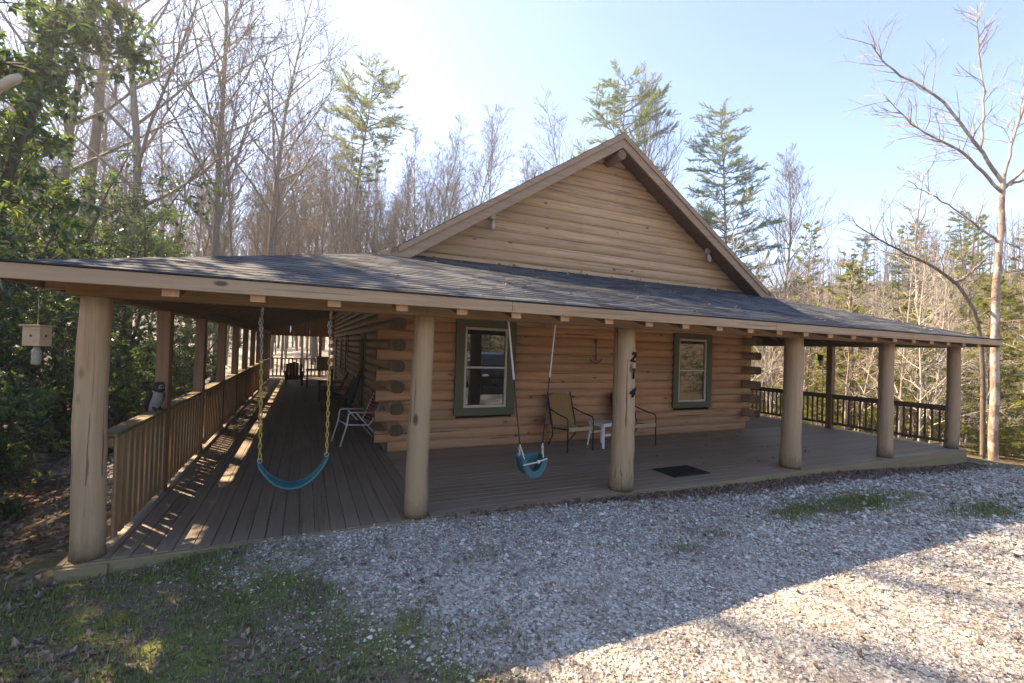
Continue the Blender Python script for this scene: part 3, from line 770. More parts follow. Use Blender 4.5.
# back panel and front panel with leg openings
def panel(y, th, top, holes):
    pts = [(cx-w, y, cz), *[(x, y, z) for x, z in o], (cx+w, y, cz)]
    low = [(x, z) for x, z in o if z > cz-.125]; nl = len(low)//2
    bk.prism([(cx-w*.98, y, cz+top), *[(x, y, z) for x, z in low[:nl]], *[(x, y, z) for x, z in low[nl:]], (cx+w*.98, y, cz+top)], (0, th, 0), .5)
panel(4.85, .018, .02, False)
V = []; F = []
for i, ((x, z), (xi, zi)) in enumerate(zip(o, ushape(.66))): V += [(x, 4.635, z), (xi, 4.635, zi), (xi, 4.653, zi), (x, 4.653, z)]
for i in range(len(o)-1):
    k = 4*i
    for a, b in ((0, 1), (1, 2), (2, 3), (3, 0)): F.append((k+a, k+4+a, k+4+b, k+b))
bk.raw(V, F, .5, 0, False)
for pts in ([(x, 4.644, z) for x, z in o], [(x, 4.86, z) for x, z in o]): bk.tube(pts, .013, 8, True, .7)
bk.build('bucket_seat', M['teal'], tb)
br = MB(); br.tube([(cx-w, 4.63, cz-.06), (cx, 4.61, cz-.035), (cx+w, 4.63, cz-.005)], .008, 8); br.tube([(cx+.03, 4.625, cz-.03), (cx+.035, 4.61, cz-.03)], .02, 8)
br.build('safety_bar', M['whitecoat'], tb)

# ------------------------------------------------------------------ porch furniture
M['tan'] = plain('tan sling fabric', (.36,.20,.085), .8, .15)
M['tan2'] = plain('pale tan fabric', (.47,.34,.19), .8, .15)
M['black'] = plain('black metal', (.02,.019,.018), .45, .4)
M['shadesheet'] = plain('black shade sheet', (.014,.013,.013), .8)
M['plastic'] = plain('white resin', (.72,.70,.66), .45)
M['alu'] = plain('white tube', (.66,.65,.62), .35, .5)
M['red'] = plain('dark red fabric', (.22,.025,.04), .8)
M['dkgreen'] = plain('dark green fabric', (.008,.035,.025), .7)
M['dkwood'] = wood('dark stained chair wood', (.04,.022,.014), (.10,.058,.035), 'x', 0)
M['mat'] = plain('dark rubber mat', (.024,.026,.028), .8, .2, 0, .4, 120, .6)
def patio_chair(label, loc, rz):
    c = thing('patio_chair', label, 'chair', loc, rz, 'sling chairs by the front wall')
    s = MB(); n = 8; V = []; F = []
    for i in range(n+1):
        t = i/n; y = -.29+.52*t; z = .43-.05*math.sin(math.pi*t*.9)-.02*t+(-.04 if i == 0 else 0)
        V += [(-.26, y, z), (.26, y, z), (.26, y, z-.03), (-.26, y, z-.03)]
    for i in range(n):
        for a, b in ((0, 1), (1, 2), (2, 3), (3, 0)): F.append((4*i+a, 4*i+b, 4*i+4+b, 4*i+4+a))
    F += [(3, 2, 1, 0), (4*n, 4*n+1, 4*n+2, 4*n+3)]
    s.raw(V, F, .5); s.box((-.265, -.315, .37), (.265, -.291, .445)); s.build('seat', M['tan2'], c, bevel=.008)
    b = MB(); P = []
    for x in np.linspace(-1, 1, 13):
        P.append((.255*x, .44*1.0, .98-.06*abs(x)**3.5))
    poly = [(-.24, .22, .40)]+P+[(.24, .22, .40)]
    poly = [(x, .22+(z-.40)*.30, z) for x, y, z in poly]
    b.prism(poly, (0, .02, 0)); b.build('backrest', M['tan'], c)
    bb = MB(); bb.prism([(x*1.05, y+.035, z-.005) for x, y, z in poly], (0, .035, 0)); bb.build('back_shade_sheet', M['shadesheet'], c, bevel=.01)  # black sheet standing in for the shade behind the backrest
    for sx in (-1, 1):
        f = MB(); r = .013
        f.tube([(sx*.285, -.30, 0), (sx*.285, -.29, .56), (sx*.29, -.25, .605), (sx*.285, 0, .635), (sx*.27, .29, .70)], r, 8)
        f.build('arm_frame', M['black'], c)
        l = MB(); l.tube([(sx*.22, .40, 0), (sx*.26, .20, .22), (sx*.27, .22, .42), (sx*.265, .41, .99)], r, 8); l.build('rear_leg', M['black'], c)
        l = MB(); l.tube([(sx*.275, -.28, .40), (sx*.275, .22, .36)], r, 8); l.build('seat_rail', M['black'], c)
    return c
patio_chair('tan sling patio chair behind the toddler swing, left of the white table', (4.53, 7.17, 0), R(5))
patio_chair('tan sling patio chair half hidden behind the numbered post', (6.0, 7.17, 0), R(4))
t = thing('side_table', 'small white resin table between the two patio chairs', 'table', (5.27, 7.2, 0), R(12))
q = MB(); q.box((-.21, -.21, .43), (.21, .21, .46)); q.box((-.19, -.19, .39), (.19, .19, .429)); q.build('tabletop', M['plastic'], t, bevel=.008)
for sx in (-1, 1):
    for sy in (-1, 1):
        q = MB(); q.bar((sx*.20, sy*.20, 0), (sx*.155, sy*.155, .40), .05, .03); q.build('leg', M['plastic'], t, bevel=.006)
q = MB()
for sy in (-1, 1): q.box((-.17, sy*.175-.012, .22), (.17, sy*.175+.012, .255))
q.build('stretcher', M['plastic'], t)
mt = MB(); mt.box((4.98, 5.03, .002), (5.70, 5.50, .014))
for i in range(23): mt.box((5.0+.03*i, 5.06, .0142), (5.012+.03*i, 5.47, .019))
mo = mt.build('doormat', M['mat']); tag(mo, 'dark rubber doormat lying on the deck right of the numbered post', 'doormat')
# white folding lawn chair, dark red webbing
lc = thing('lawn_chair', 'white tube folding lawn chair with dark red back beside the cabin corner', 'chair', (.92, 8.75, 0), R(-78))
for sx in (-1, 1):
    q = MB(); q.tube([(sx*.27, -.36, 0), (sx*.27, -.25, .38), (sx*.27, -.23, .56), (sx*.27, -.19, .585), (sx*.27, .22, .565)], .014, 8); q.build('arm_frame', M['alu'], lc)
    q = MB(); q.tube([(sx*.25, .42, 0), (sx*.25, -.08, .56)], .012, 8); q.build('rear_leg', M['alu'], lc)
    q = MB(); q.tube([(sx*.24, -.27, .37), (sx*.24, .15, .34), (sx*.24, .20, .40), (sx*.24, .40, .86)], .013, 8); q.build('back_frame', M['alu'], lc)
for yy, zz in ((.40, .86), (-.25, .38)):
    q = MB(); q.tube([(-.25, yy, zz), (.25, yy, zz)], .013, 8); q.build('crossbar', M['alu'], lc)
q = MB()
for i in range(7): q.bar((-.24, -.23+.06*i, .385-.005*i), (.24, -.23+.06*i, .385-.005*i), .05, .006)
q.build('seat', M['red'], lc)
q = MB()
for i in range(8): q.bar((-.24, .21+.024*i, .42+.055*i), (.24, .21+.024*i, .42+.055*i), .006, .05)
q.build('backrest', M['red'], lc)
# folded green umbrella leaning on the wall
ub = thing('folded_umbrella', 'folded dark green beach umbrella leaning on the side wall of the porch', 'umbrella', (.85, 11.1, 0), world=True)
p0, p1 = np.array((.85, 11.1, .0)), np.array((1.24, 11.0, 1.25)); q = MB(); q.tube([p0, p1], .018, 8); q.build('pole', M['black'], ub)
q = MB(); q.tube([p0+(p1-p0)*t for t in (.3, .36, .6, .9, .97)], [.03, .085, .075, .04, .02], 10, jit=.18); q.build('canopy', M['dkgreen'], ub)
# dark chairs, table and crate further down
def slat_chair(label, loc, rz, mat, group=None):
    c = thing('porch_chair', label, 'chair', loc, rz, group)
    q = MB()
    for i in range(6): q.box((-.28, -.30+.1*i, .38-.02*i), (.28, -.215+.1*i, .40-.02*i))
    q.build('seat', mat, c)
    q = MB()
    for i in range(5): q.bar((-.24+.12*i, .25, .28), (-.24+.12*i, .55, 1.0-.04*abs(i-2)), .10, .02, (0, -1, 0))
    q.build('backrest', mat, c)
    for sx in (-1, 1):
        q = MB(); q.box((sx*.30-.035, -.32, 0), (sx*.30+.035, -.28, .56)); q.build('leg', mat, c)
        q = MB(); q.bar((sx*.27, -.3, .36), (sx*.27, .5, .02), .03, .10); q.build('leg', mat, c)
        q = MB(); q.box((sx*.32-.07, -.36, .56), (sx*.32+.07, .36, .585)); q.build('armrest', mat, c)
    return c
slat_chair('dark wooden lounge chair standing alone near the far end of the side porch', (-.33, 20.2, 0), R(180), M['dkwood'])
slat_chair('dark wooden porch chair against the side wall behind the green umbrella', (.78, 13.2, 0), R(-90), M['dkwood'])
slat_chair('dark navy porch chair against the side wall, nearer the far door', (.78, 15.3, 0), R(-90), plain('navy paint', (.014,.018,.035), .6))
t = thing('porch_table', 'dark table standing by the side wall far down the porch', 'table', (.6, 19.6, 0))
q = MB(); q.box((-.5, -.4, .68), (.5, .4, .72)); q.build('tabletop', M['dkwood'], t)
for sx in (-1, 1):
    for sy in (-1, 1):
        q = MB(); q.box((sx*.45-.03, sy*.35-.03, 0), (sx*.45+.03, sy*.35+.03, .68)); q.build('leg', M['dkwood'], t)
cr = MB(); cr.box((-.22, -.22, 0), (.22, .22, .5))
for i in range(4): cr.box((-.235, -.235, .02+.125*i), (.235, .235, .115+.125*i))
co = cr.build('crate', M['rail']); co.location = (.7, 19.6, .72); tag(co, 'tall slatted wooden crate standing on the dark porch table', 'crate')
# bee traps
def bee_trap(label, loc, rz, hang, woodm):
    t = thing('bee_trap', label, 'bee trap', loc, rz)
    q = MB(); q.box((-.085, -.075, 0), (.085, .075, .17)); q.build('box', woodm, t, bevel=.004)
    q = MB(); q.box((-.10, -.095, .171), (.10, .095, .188)); q.build('lid', woodm, t, bevel=.003)
    q = MB()
    for x, y in ((0, -.0755), (.0855, 0)): q.tube([(x, y, .09), (x*1.02, y*1.02, .09)], .012, 10)
    q.build('entry_hole', M['black'], t)
    q = MB(); q.lathe((0, 0, 0), [(.03, -.001), (.03, -.025), (.042, -.04), (.044, -.06), (.040, -.075), (.044, -.09), (.040, -.12), (.044, -.15), (.038, -.165), (.02, -.168)], 16); q.build('jar', plain('cloudy jar', (.22,.21,.16), .15, .6), t)
    q = MB(); q.tube([(0, 0, .188), (0, 0, hang)], .003, 5); q.build('hanging_wire', M['galv'], t)
    t.scale = (.68, .68, .84)
    return t
bee_trap('pale wooden bee trap with jar, hanging outside the left porch corner', (-1.80, 4.52, 1.72), R(-18), .50, wood('raw pine', (.34,.22,.13), (.52,.37,.24), 'x', .1))
bee_trap('dark wooden bee trap with jar, hanging over the right railing', (12.6, 7.62, 1.74), R(10), .46, M['dkwood'])
# owl decoy
ow = thing('owl_decoy', 'grey plastic owl decoy perched on the left railing by a post', 'owl decoy', (-1.495, 6.34, .98), R(48))
M['owl'] = plain('grey owl breast', (.26,.25,.23), .7, .2, 0, .7, 55); M['owl_dark'] = plain('dark owl feather', (.035,.03,.026), .75, .15, 0, .6, 45)
q = MB(); q.tube([(0, .075, -.03), (0, .055, .02), (0, .03, .08), (0, .005, .15), (0, -.012, .205), (0, -.02, .235)], [.03, .05, .066, .066, .054, .044], 14, jit=.05); q.build('body', M['owl'], ow)
q = MB(); q.tube([(0, -.018, .215), (0, -.024, .24), (0, -.028, .275), (0, -.022, .305), (0, -.01, .322)], [.044, .056, .058, .044, .012], 14, jit=.03)
for s_ in (-1, 1): q.tube([(s_*.035, -.025, .30), (s_*.046, -.022, .33)], [.014, .003], 6)
hd = q.build('head', M['owl_dark'], ow)
q = MB(); q.ball((0, -.066, .268), (.040, .018, .034), 12, 8); q.build('face_disc', M['owl'], hd)
for s_ in (-1, 1):
    q = MB(); q.ball((s_*.018, -.083, .275), (.009, .005, .009), 8, 6); q.build('eye', M['black'], hd)
    q = MB(); q.tube([(s_*.048, .0, .215), (s_*.066, .02, .16), (s_*.062, .06, .07), (s_*.03, .11, -.03)], [.02, .036, .034, .01], 8, jit=.08); q.build('wing', M['owl_dark'], ow)
    q = MB(); q.tube([(s_*.03, .02, .05), (s_*.032, -.02, .02), (s_*.034, -.045, .006)], [.018, .014, .008], 6); q.build('foot', M['owl_dark'], ow)
q = MB(); q.tube([(0, -.08, .262), (0, -.094, .248)], [.008, .002], 6); q.build('beak', M['black'], hd)
# a few leaves blown onto the deck
N = 70; scatter_leaves('deck_leaves', RNG.uniform(4.3, 9, N), RNG.uniform(5.2, 7.6, N), np.full(N, .006), .07, M['dryleaf'], 'few brown leaves blown onto the front deck', 'leaves')

# ------------------------------------------------------------------ trees
def perp(d):
    a = np.array([0,0,1.]) if abs(d[2]) < .9 else np.array([1.,0,0]); u = np.cross(d, a); u /= np.linalg.norm(u); return u, np.cross(d, u)
class Tree:
    def __init__(s, seed): s.r = np.random.default_rng(seed); s.tr = MB(); s.cr = MB(); s.tips = []
    def limb(s, mb, p, d, L, r0, r1, wander, up, n, sides):
        pts = [np.array(p, float)]; d = np.array(d, float)
        for i in range(n):
            d = d+s.r.normal(0, wander, 3)+np.array([0, 0, up]); d /= np.linalg.norm(d); pts.append(pts[-1]+d*L/n)
        mb.tube(pts, np.linspace(r0, r1, n+1), sides, False, s.r.random()); return np.array(pts), d
    def at(s, pts, t):
        f = t*(len(pts)-1); i = min(int(f), len(pts)-2); q = pts[i]+(pts[i+1]-pts[i])*(f-i); d = pts[i+1]-pts[i]; return q, d/np.linalg.norm(d)
    def grow(s, p, d, L, r, level, kids, spread, up, wander, ratio=.55, minr=.004):
        if level == 0: return
        n = 4 if level > 1 else 3
        pts, dd = s.limb(s.cr, p, d, L, r, max(minr, r*.3), wander, up, n, 4 if level > 1 else 3)
        if level == 1: s.tips.append((pts[-1], dd)); return
        for i in range(kids):
            t = s.r.uniform(.22, 1); q, dd = s.at(pts, t); u, w = perp(dd); a = s.r.uniform(0, 6.28)
            nd = dd*math.cos(spread)+(u*math.cos(a)+w*math.sin(a))*math.sin(spread)*s.r.uniform(.7, 1.2)
            s.grow(q, nd, L*ratio*s.r.uniform(.6, 1.2)*(1.15-t*.5), max(minr, r*.5*(1.1-.5*t)), level-1, kids, spread, up, wander, ratio, minr)
def bare_tree(seed, H, r0, first=.35, nb=22, levels=3, kids=5, spread=.75, up=.05, bl=.26, lean=(0, 0), minr=.005, wander=.11, rise=.9):
    T = Tree(seed)
    pts, d = T.limb(T.tr, (0, 0, -.3), (lean[0], lean[1], 1), H+.3, r0, .012, .028, .01, 16, 8)
    for i in range(nb):
        t = first+(1-first)*((i+T.r.random())/nb)**.9; q, dd = T.at(pts, min(t, .995)); a = i*2.4+T.r.uniform(-.5, .5); u, w = perp(dd)
        sp = rise*(1.05-.45*t)
        nd = dd*math.cos(sp)+(u*math.cos(a)+w*math.sin(a))*math.sin(sp)
        T.grow(q, nd, H*bl*(1.2-.9*(t-first)/(1-first))*T.r.uniform(.7, 1.15), r0*(1-t)*.45+.012, levels, kids, spread, up, wander, .55, minr)
    return T
def make(name, label, cat, T, bmat, fol=None, fmat=None, group=None):
    root = thing(name, label, cat, (0, 0, -50), 0, group)
    T.tr.build('trunk', bmat, root)
    c = T.cr.build('crown' if fol is None else 'branches', bmat, root) if T.cr.v else None
    if fol is not None: fol.build('crown', fmat, root)
    return root
def needles(P, D, k, L, W, spread=.9):
    n = len(P); P = np.repeat(P, k, 0); D = np.repeat(D, k, 0)
    D = D+RNG.normal(0, spread, (n*k, 3)); D /= np.linalg.norm(D, axis=1)[:, None]; N = rdir(n*k)
    S_ = np.cross(D, N); S_ /= np.linalg.norm(S_, axis=1)[:, None]+1e-9
    l = (L*RNG.uniform(.6, 1.2, n*k))[:, None]
    V = np.stack([P-S_*W, P+S_*W, P+D*l], 1).reshape(-1, 3)
    F = np.arange(n*k*3).reshape(-1, 3); t = np.repeat(np.clip(RNG.random(n)*.7+.15, 0, 1), k)+RNG.normal(0, .12, n*k)
    return V, F, np.clip(t, 0, 1)
def pine(seed, H, r0, first=.3, step=.55, bl=.22, k=16, L=.16, W=.011, dens=1., droop=-.01, gaps=0., shape=None):
    T = Tree(seed); pts, d = T.limb(T.tr, (0, 0, -.3), (0, 0, 1), H+.3, r0, .015, .02, .01, 16, 8)
    z = first*H; P = []; D = []
    while z < H*.99:
        t = z/H; nb = T.r.integers(3, 6); a0 = T.r.random()*6.28
        for b in range(nb):
            if T.r.random() < gaps: continue
            a = a0+b*6.28/nb+T.r.normal(0, .3); q, dd = T.at(pts, t); Lb = H*bl*((1.15-t)**.8 if shape is None else shape((t-first)/(1-first)))*T.r.uniform(.55, 1.2)*min(1, .45+(t-first)*3)
            el = .02+.5*(t-.35)+T.r.normal(0, .12); bp, bd = T.limb(T.cr, q, (math.cos(a), math.sin(a), el), Lb,   .012+.02*Lb/2, .006, .12, .03+droop, 6, 4)
            for j in range(int((5+Lb*6)*dens)):
                tt = T.r.uniform(.3, 1); q2, d2 = T.at(bp, tt); u, w = perp(d2); s_ = T.r.choice([-1, 1])*T.r.uniform(.4, 1)
                hz = np.cross(d2, (0, 0, 1)); hz /= np.linalg.norm(hz)+1e-9
                nd = d2*.8+hz*s_*1.1+np.array([0, 0, T.r.uniform(-.25, .55)]); nd /= np.linalg.norm(nd)
                tl = Lb*.32*T.r.uniform(.4, 1)*(1.1-.5*tt)
                e = q2+nd*tl; T.cr.tube([q2, e], [.006, .003], 3, False, .5)
                m = max(3, int(tl/.065))
                for f in np.linspace(.25, 1, m): P.append(q2+nd*tl*f); D.append(nd)
        z += step*T.r.uniform(.7, 1.3)*(1.1-.4*t)
    V, F, t = needles(np.array(P), np.array(D), max(6, int(k*.6)), L*.85, W*.9, .9)
    fo = MB(); fo.raw(V, F, t); return T, fo
def broadleaf(seed, H, Rr, nleaf, L=.13, W=.042, low=.05, stems=4):
    T = Tree(seed); P = []; D = []
    for s_ in range(stems):
        a = s_*6.28/stems+T.r.uniform(-.4, .4)
        pts, d = T.limb(T.tr, (math.cos(a)*.15, math.sin(a)*.15, -.3), (math.cos(a)*.25, math.sin(a)*.25, 1), H*.92, .035+.006*H, .01, .07, .02, 12, 6)
        for i in range(int(9+H*2.2)):
            t = T.r.uniform(low, 1); q, dd = T.at(pts, t); b = T.r.uniform(0, 6.28)
            T.grow(q, (math.cos(b), math.sin(b), T.r.uniform(-.1, .6)), Rr*(1.15-t*.75)*T.r.uniform(.5, 1.1), .018, 3, 4, .7, .03, .12, .5, .003)
    tips = T.tips; n = max(1, nleaf//9); idx = T.r.integers(0, len(tips), n)
    P = np.array([tips[i][0] for i in idx])+T.r.normal(0, .10, (n, 3)); D0 = np.array([tips[i][1] for i in idx])
    k = 9; P = np.repeat(P, k, 0); D0 = np.repeat(D0, k, 0)
    D = D0*.35+T.r.normal(0, .6, (n*k, 3)); D[:, 2] -= .25; D /= np.linalg.norm(D, axis=1)[:, None]
    N = rdir(n*k, 1.5); Ls = T.r.uniform(.65, 1.2, n*k)*L
    V, F = leaf_quads(P, D, N, Ls, T.r.uniform(.8, 1.2, n*k)*W, .22, .12)
    t = np.repeat(np.clip(np.repeat(T.r.normal(.35, .2, n), k)+T.r.normal(0, .1, n*k)+.45*(T.r.random(n*k) < .06), 0, 1), 2)
    fo = MB(); fo.raw(V, F, t); return T, fo
def put(proto, x, y, rz=None, scale=1., label=None, group=None, first=set(), tilt=None):
    z = float(gz(x, y)); rz = random.uniform(0, 6.28) if rz is None else rz
    if proto.name not in first:
        first.add(proto.name); proto.location = (x, y, z); proto.rotation_euler = (tilt[0] if tilt else 0, tilt[1] if tilt else 0, rz); proto.scale = (scale,)*3
        if label: proto['label'] = label
        if group: proto['group'] = group
        return proto
    return dup(proto, (x, y, z), rz, scale, label, group, tilt)

GW = 'bare trees of the wood behind the cabin'
LW = 'tall leafless grey tree in the wood behind the cabin'
woods = [make('bare_tree', LW, 'tree', bare_tree(100+i, h, r, f, nb, 3, kd, .7, .05, bl, minr=.007, rise=ri), M[b], group=GW)
         for i, (h, r, f, nb, kd, bl, ri, b) in enumerate([(19, .115, .42, 34, 5, .20, .75, 'bark'), (17, .085, .45, 30, 5, .18, .7, 'bark'), (21, .13, .4, 36, 5, .22, .8, 'bark'),
                                         (15, .08, .3, 30, 5, .2, .75, 'bark'), (18, .10, .45, 30, 5, .16, .65, 'bark')])]
# hand-placed tall trees, seen one by one
big = make('bare_tree', 'tallest leafless tree behind the left porch roof, with a trunk leaning left', 'tree', bare_tree(7, 24, .19, .3, 34, 3, 6, .75, .06, .26, minr=.007), M['bark'])
put(big, -3.6, 24.5, 1.0)
put(big, -1.9, 26, 3.3, .92, 'leafless twin trunked looking tree rising just left of the leaning pine')
put(big, -6.1, 21.5, 5.0, 1.02, 'thick grey trunk rising out of the top edge above the broadleaved evergreens')
put(big, -8.3, 22.5, 2.2, 1.0, 'thick dark trunk second from the left edge behind the broadleaved evergreens')
put(woods[0], 13.6, 35, .4, 1.12, 'pale bare tree left of the gable peak, over the left roof slope', 'single bare trees over the roof')
put(woods[2], 20.5, 36, 1.0, .98, 'many limbed bare tree close behind the left rake of the gable', 'single bare trees over the roof')
put(woods[3], 17.5, 36, 2.0, 1.3, 'slender pale bare tree just left of the gable peak', 'single bare trees over the roof')
bp = make('bare_tree', 'x', 'tree', bare_tree(55, 26, .26, .42, 36, 3, 6, .6, .07, .26, minr=.011, rise=.62), M['bark'])
put(bp, 27.2, 29.6, 4.2, .95, 'spreading bare tree just right of the gable peak beside the tall pine')
put(bp, 33.4, 23.4, 1.2, .78, 'bare tree with fan of thin branches, right of the blue green conifer')
T, fo = pine(21, 19.5, .15, .58, .34, .13, 20, .15, .0085, 1.2, gaps=.25, shape=lambda q: .45+.75*math.sin(math.pi*min(1, q*.9+.12))**.8); lp = make('pine_tree', 'leaning pine with open crown standing alone left of the gable', 'tree', T, M['bark'], fo, M['pine'])
put(lp, 1.7, 28.5, .6, 1., tilt=(R(1), R(5)))
T, fo = pine(22, 24, .19, .5, .5, .14, 20, .16, .009, 1.2, gaps=.25, shape=lambda q: .5+.6*math.sin(math.pi*min(1, q*.85+.1))); hp = make('pine_tree', 'tallest thin pine standing right above the gable peak', 'tree', T, M['bark'], fo, M['pine'])
put(hp, 22.3, 29.2, 1.6, 1.03)
T, fo = pine(23, 22, .18, .12, .40, .28, 18, .15, .0085, 1.15, gaps=.2); cf = make('conifer', 'full blue green conifer right of the gable, over the right roof slope', 'tree', T, M['bark'], fo, M['pine'])
put(cf, 27.0, 22.4, 0.3, .97)
for i in range(15):
    az, d = R(15+21*(i+.5)/15+random.uniform(-.6, .6)), random.uniform(34, 50); put(woods[i % 5], d*math.sin(az), d*math.cos(az), None, random.uniform(.72, 1.12), 'pale leafless tree showing its twiggy top over the roof left of the gable peak', 'bare tree tops over the roof')
tall = make('bare_tree', 'tall bare forest tree off to the left with a high crown', 'tree', bare_tree(9, 35, .24, .7, 30, 3, 6, .75, .06, .16, minr=.01), M['bark'])
put(tall, -9.8, 20.8, 1., 1., 'tallest leafless tree left of the yard, trunk bare up to a high crown')
put(tall, -11.6, 24.5, 3., 1.05, 'tall leafless tree furthest left behind the evergreens, bare to a high crown')
put(tall, -8.2, 23.5, 5., .95, 'tall leafless tree with a high crown between the evergreens and the leaning trunks')
# the wood behind and to the left
rs = np.random.default_rng(5); cnt = 0; spots = []
while cnt < 185:
    az = R(rs.uniform(-40, 40) if rs.random() < .5 else rs.uniform(-26, 14)); d = rs.uniform(26, 72); x, y = d*math.sin(az), d*math.cos(az)
    if az > R(17) and rs.random() < .65: continue
    if -4 < x < 15 and y < 27: continue
    if any((x-a)**2+(y-b)**2 < 3 for a, b in spots): continue
    spots.append((x, y)); put(woods[rs.integers(0, 5)], x, y, rs.uniform(0, 6.28), rs.uniform(.65, .98)*(.9 if az > R(5) else 1), group=GW, label=LW); cnt += 1
for i in range(52):
    az, d = R(-6+24*(i+rs.random())/52), rs.uniform(31, 58); x, y = d*math.sin(az), d*math.cos(az)
    put(woods[i % 5], x, y, None, rs.uniform(.72, .95), group=GW, label=LW)
# big broadleaved evergreens left of the porch
T, fo = broadleaf(31, 8.5, 2.5, 24000, .135, .043, .05, 5); rh = make('evergreen_tree', 'x', 'tree', T, M['bark_dark'], fo, M['rhodo'])
for x, y, s_, lb in ((-6.3, 13.0, 1.0, 'tallest broadleaved evergreen at the left edge above the porch roof'), (-4.9, 16.2, .8, 'glossy broadleaved evergreen right of the tallest one, over the porch roof'),
                     (-7.6, 16.8, 1.1, 'dark broadleaved evergreen behind the tallest one at the left edge'), (-4.4, 20.3, .66, 'lowest yellow green broadleaved evergreen tapering off above the porch roof'),
                     (-7.2, 11.2, .85, 'low broadleaved evergreen behind the one nearest the front at the left edge')):
    put(rh, x, y, None, s_, lb)
T, fo = broadleaf(32, 3.0, 1.3, 4800, .14, .045, .02, 5); sh = make('shrub', 'x', 'shrub', T, M['bark_dark'], fo, M['rhodo'])
T, fo = broadleaf(35, 15, 1.8, 44000, .16, .055, .45, 4); te = make('evergreen_tree', 'tall dense evergreen standing left of the yard, shading the mossy ground', 'tree', T, M['bark_dark'], fo, M['rhodo'])
put(te, -6.6, 10.0, .5, 1.0)
put(rh, -5.9, 8.7, 2.1, 1.28, 'dense broadleaved evergreen nearest the front, filling the left edge beside the bee trap')
LS_ = 'glossy evergreen shrub growing on the bank beyond the left railing'
for i in range(15):
    y = 4.2+i*1.35; x = -3.7-rs.uniform(0, 1)-.9*(i % 3)
    if i in (1, 2): x -= .3
    put(sh, x, y, rs.uniform(0, 6.28), rs.uniform(.55, .95), LS_, 'evergreen shrubs on the left bank')
for x, y, s_ in ((-3.0, 5.3, .5), (-2.85, 4.3, .36)):
    put(sh, x, y, rs.uniform(0, 6.28), s_, LS_, 'evergreen shrubs on the left bank')
for i in range(4):
    put(sh, rs.uniform(3, 12), rs.uniform(27, 33), None, rs.uniform(.7, 1.1), 'evergreen shrub in the wood beyond the far end of the side porch', 'shrubs beyond the porch end')
for x, y, s_ in ((-3.35, 19.5, .9), (-2.9, 25, .8), (-2.2, 29, .7)):
    put(woods[1], x, y, None, s_, 'slim dark trunk standing close beyond the left railing', 'slim trunks beyond the left railing')
# right: white-barked tree with big forked limbs
T = Tree(77)
def poly(mb, pts, r0, r1, n=10, sides=8):
    P = np.array(pts, float); m = len(P); t = np.linspace(0, m-1, n*2)
    Q = np.stack([np.interp(t, range(m), P[:, i]) for i in range(3)], 1)
    for _ in range(2): Q[1:-1] = .25*Q[:-2]+.5*Q[1:-1]+.25*Q[2:]
    Q[1:-1] += T.r.normal(0, .012, (len(Q)-2, 3)); mb.tube(Q, np.linspace(r0, r1, len(Q)), sides, False); return Q
SX, SY = 16.0, 5.4
fwd = np.array([.416, .909, 0]); rgt = np.array([.909, -.416, 0])
def W(u, z, dpt=0): return rgt*u+fwd*dpt+np.array([0, 0, z])    # u: metres to the right of the trunk, z: height over its foot
def twigs(Q, n, L, lv=2, up=.05):
    for i in range(n):
        q, d = T.at(Q, T.r.uniform(.2, 1)); u, w = perp(d); a = T.r.uniform(0, 6.28); nd = d*.6+(u*math.cos(a)+w*math.sin(a))*.7+np.array([0, 0, .25])
        T.grow(q, nd/np.linalg.norm(nd), L*T.r.uniform(.5, 1.2), .012, lv, 5, .7, up, .16, .55, .0035)
zf = 1.25
poly(T.tr, [W(0, -.5), W(.05, 2), W(.0, 4.5), W(.12, 5.6), W(.15, 7.2)], .105, .06)
L1 = poly(T.cr, [W(.15, 7.1), W(-.5, 8.0), W(-1.5, 9.3), W(-2.9, 10.0), W(-3.3, 10.6)], .048, .010); twigs(L1, 26, .9)
L2 = poly(T.cr, [W(-.45, 8.0), W(-.35, 9.3), W(-.55, 10.6), W(-.6, 11.7)], .03, .008); twigs(L2, 20, .8)
L3 = poly(T.cr, [W(.1, 6.9), W(-.9, 7.9), W(-2.0, 8.4), W(-2.9, 9.2)], .040, .009); twigs(L3, 28, .9)
L4 = poly(T.cr, [W(.15, 7.1), W(.45, 8.6), W(1.0, 10), W(1.6, 12)], .045, .010); twigs(L4, 26, 1.0)
L5 = poly(T.cr, [W(.2, 7.0), W(1.2, 8.0), W(2.2, 9.2), W(3.4, 10)], .045, .010); twigs(L5, 20, 1.0)
L6 = poly(T.cr, [W(.03, 5.6), W(-.9, 6.3), W(-2.3, 7.1)], .032, .008); twigs(L6, 14, .7)
L7 = poly(T.cr, [W(.1, 7.0), W(.9, 7.3), W(2.2, 7.8)], .036, .009); twigs(L7, 14, .8)
sy = make('sycamore', 'big white barked leafless tree with forked limbs right of the cabin', 'tree', T, M['bark_syc'])
put(sy, SX, SY, 0.)
T = Tree(78)
Q = poly(T.tr, [W(.16, -.5), W(.16, 2.2), W(.02, 3.7), W(-.6, 4.65), W(-1.48, 5.15), W(-2.06, 5.35), W(-2.75, 5.7), W(-3.3, 6.05)], .06, .012); twigs(Q, 22, 1.0)
Q = poly(T.cr, [W(-.69, 4.6), W(-.3, 4.8), W(.2, 5.3)], .05, .012); twigs(Q, 6, .7)
ar = make('arching_tree', 'brown bare trunk arching left over the right porch roof', 'tree', T, M['bark'])
put(ar, 16.15, 5.75, 0.)
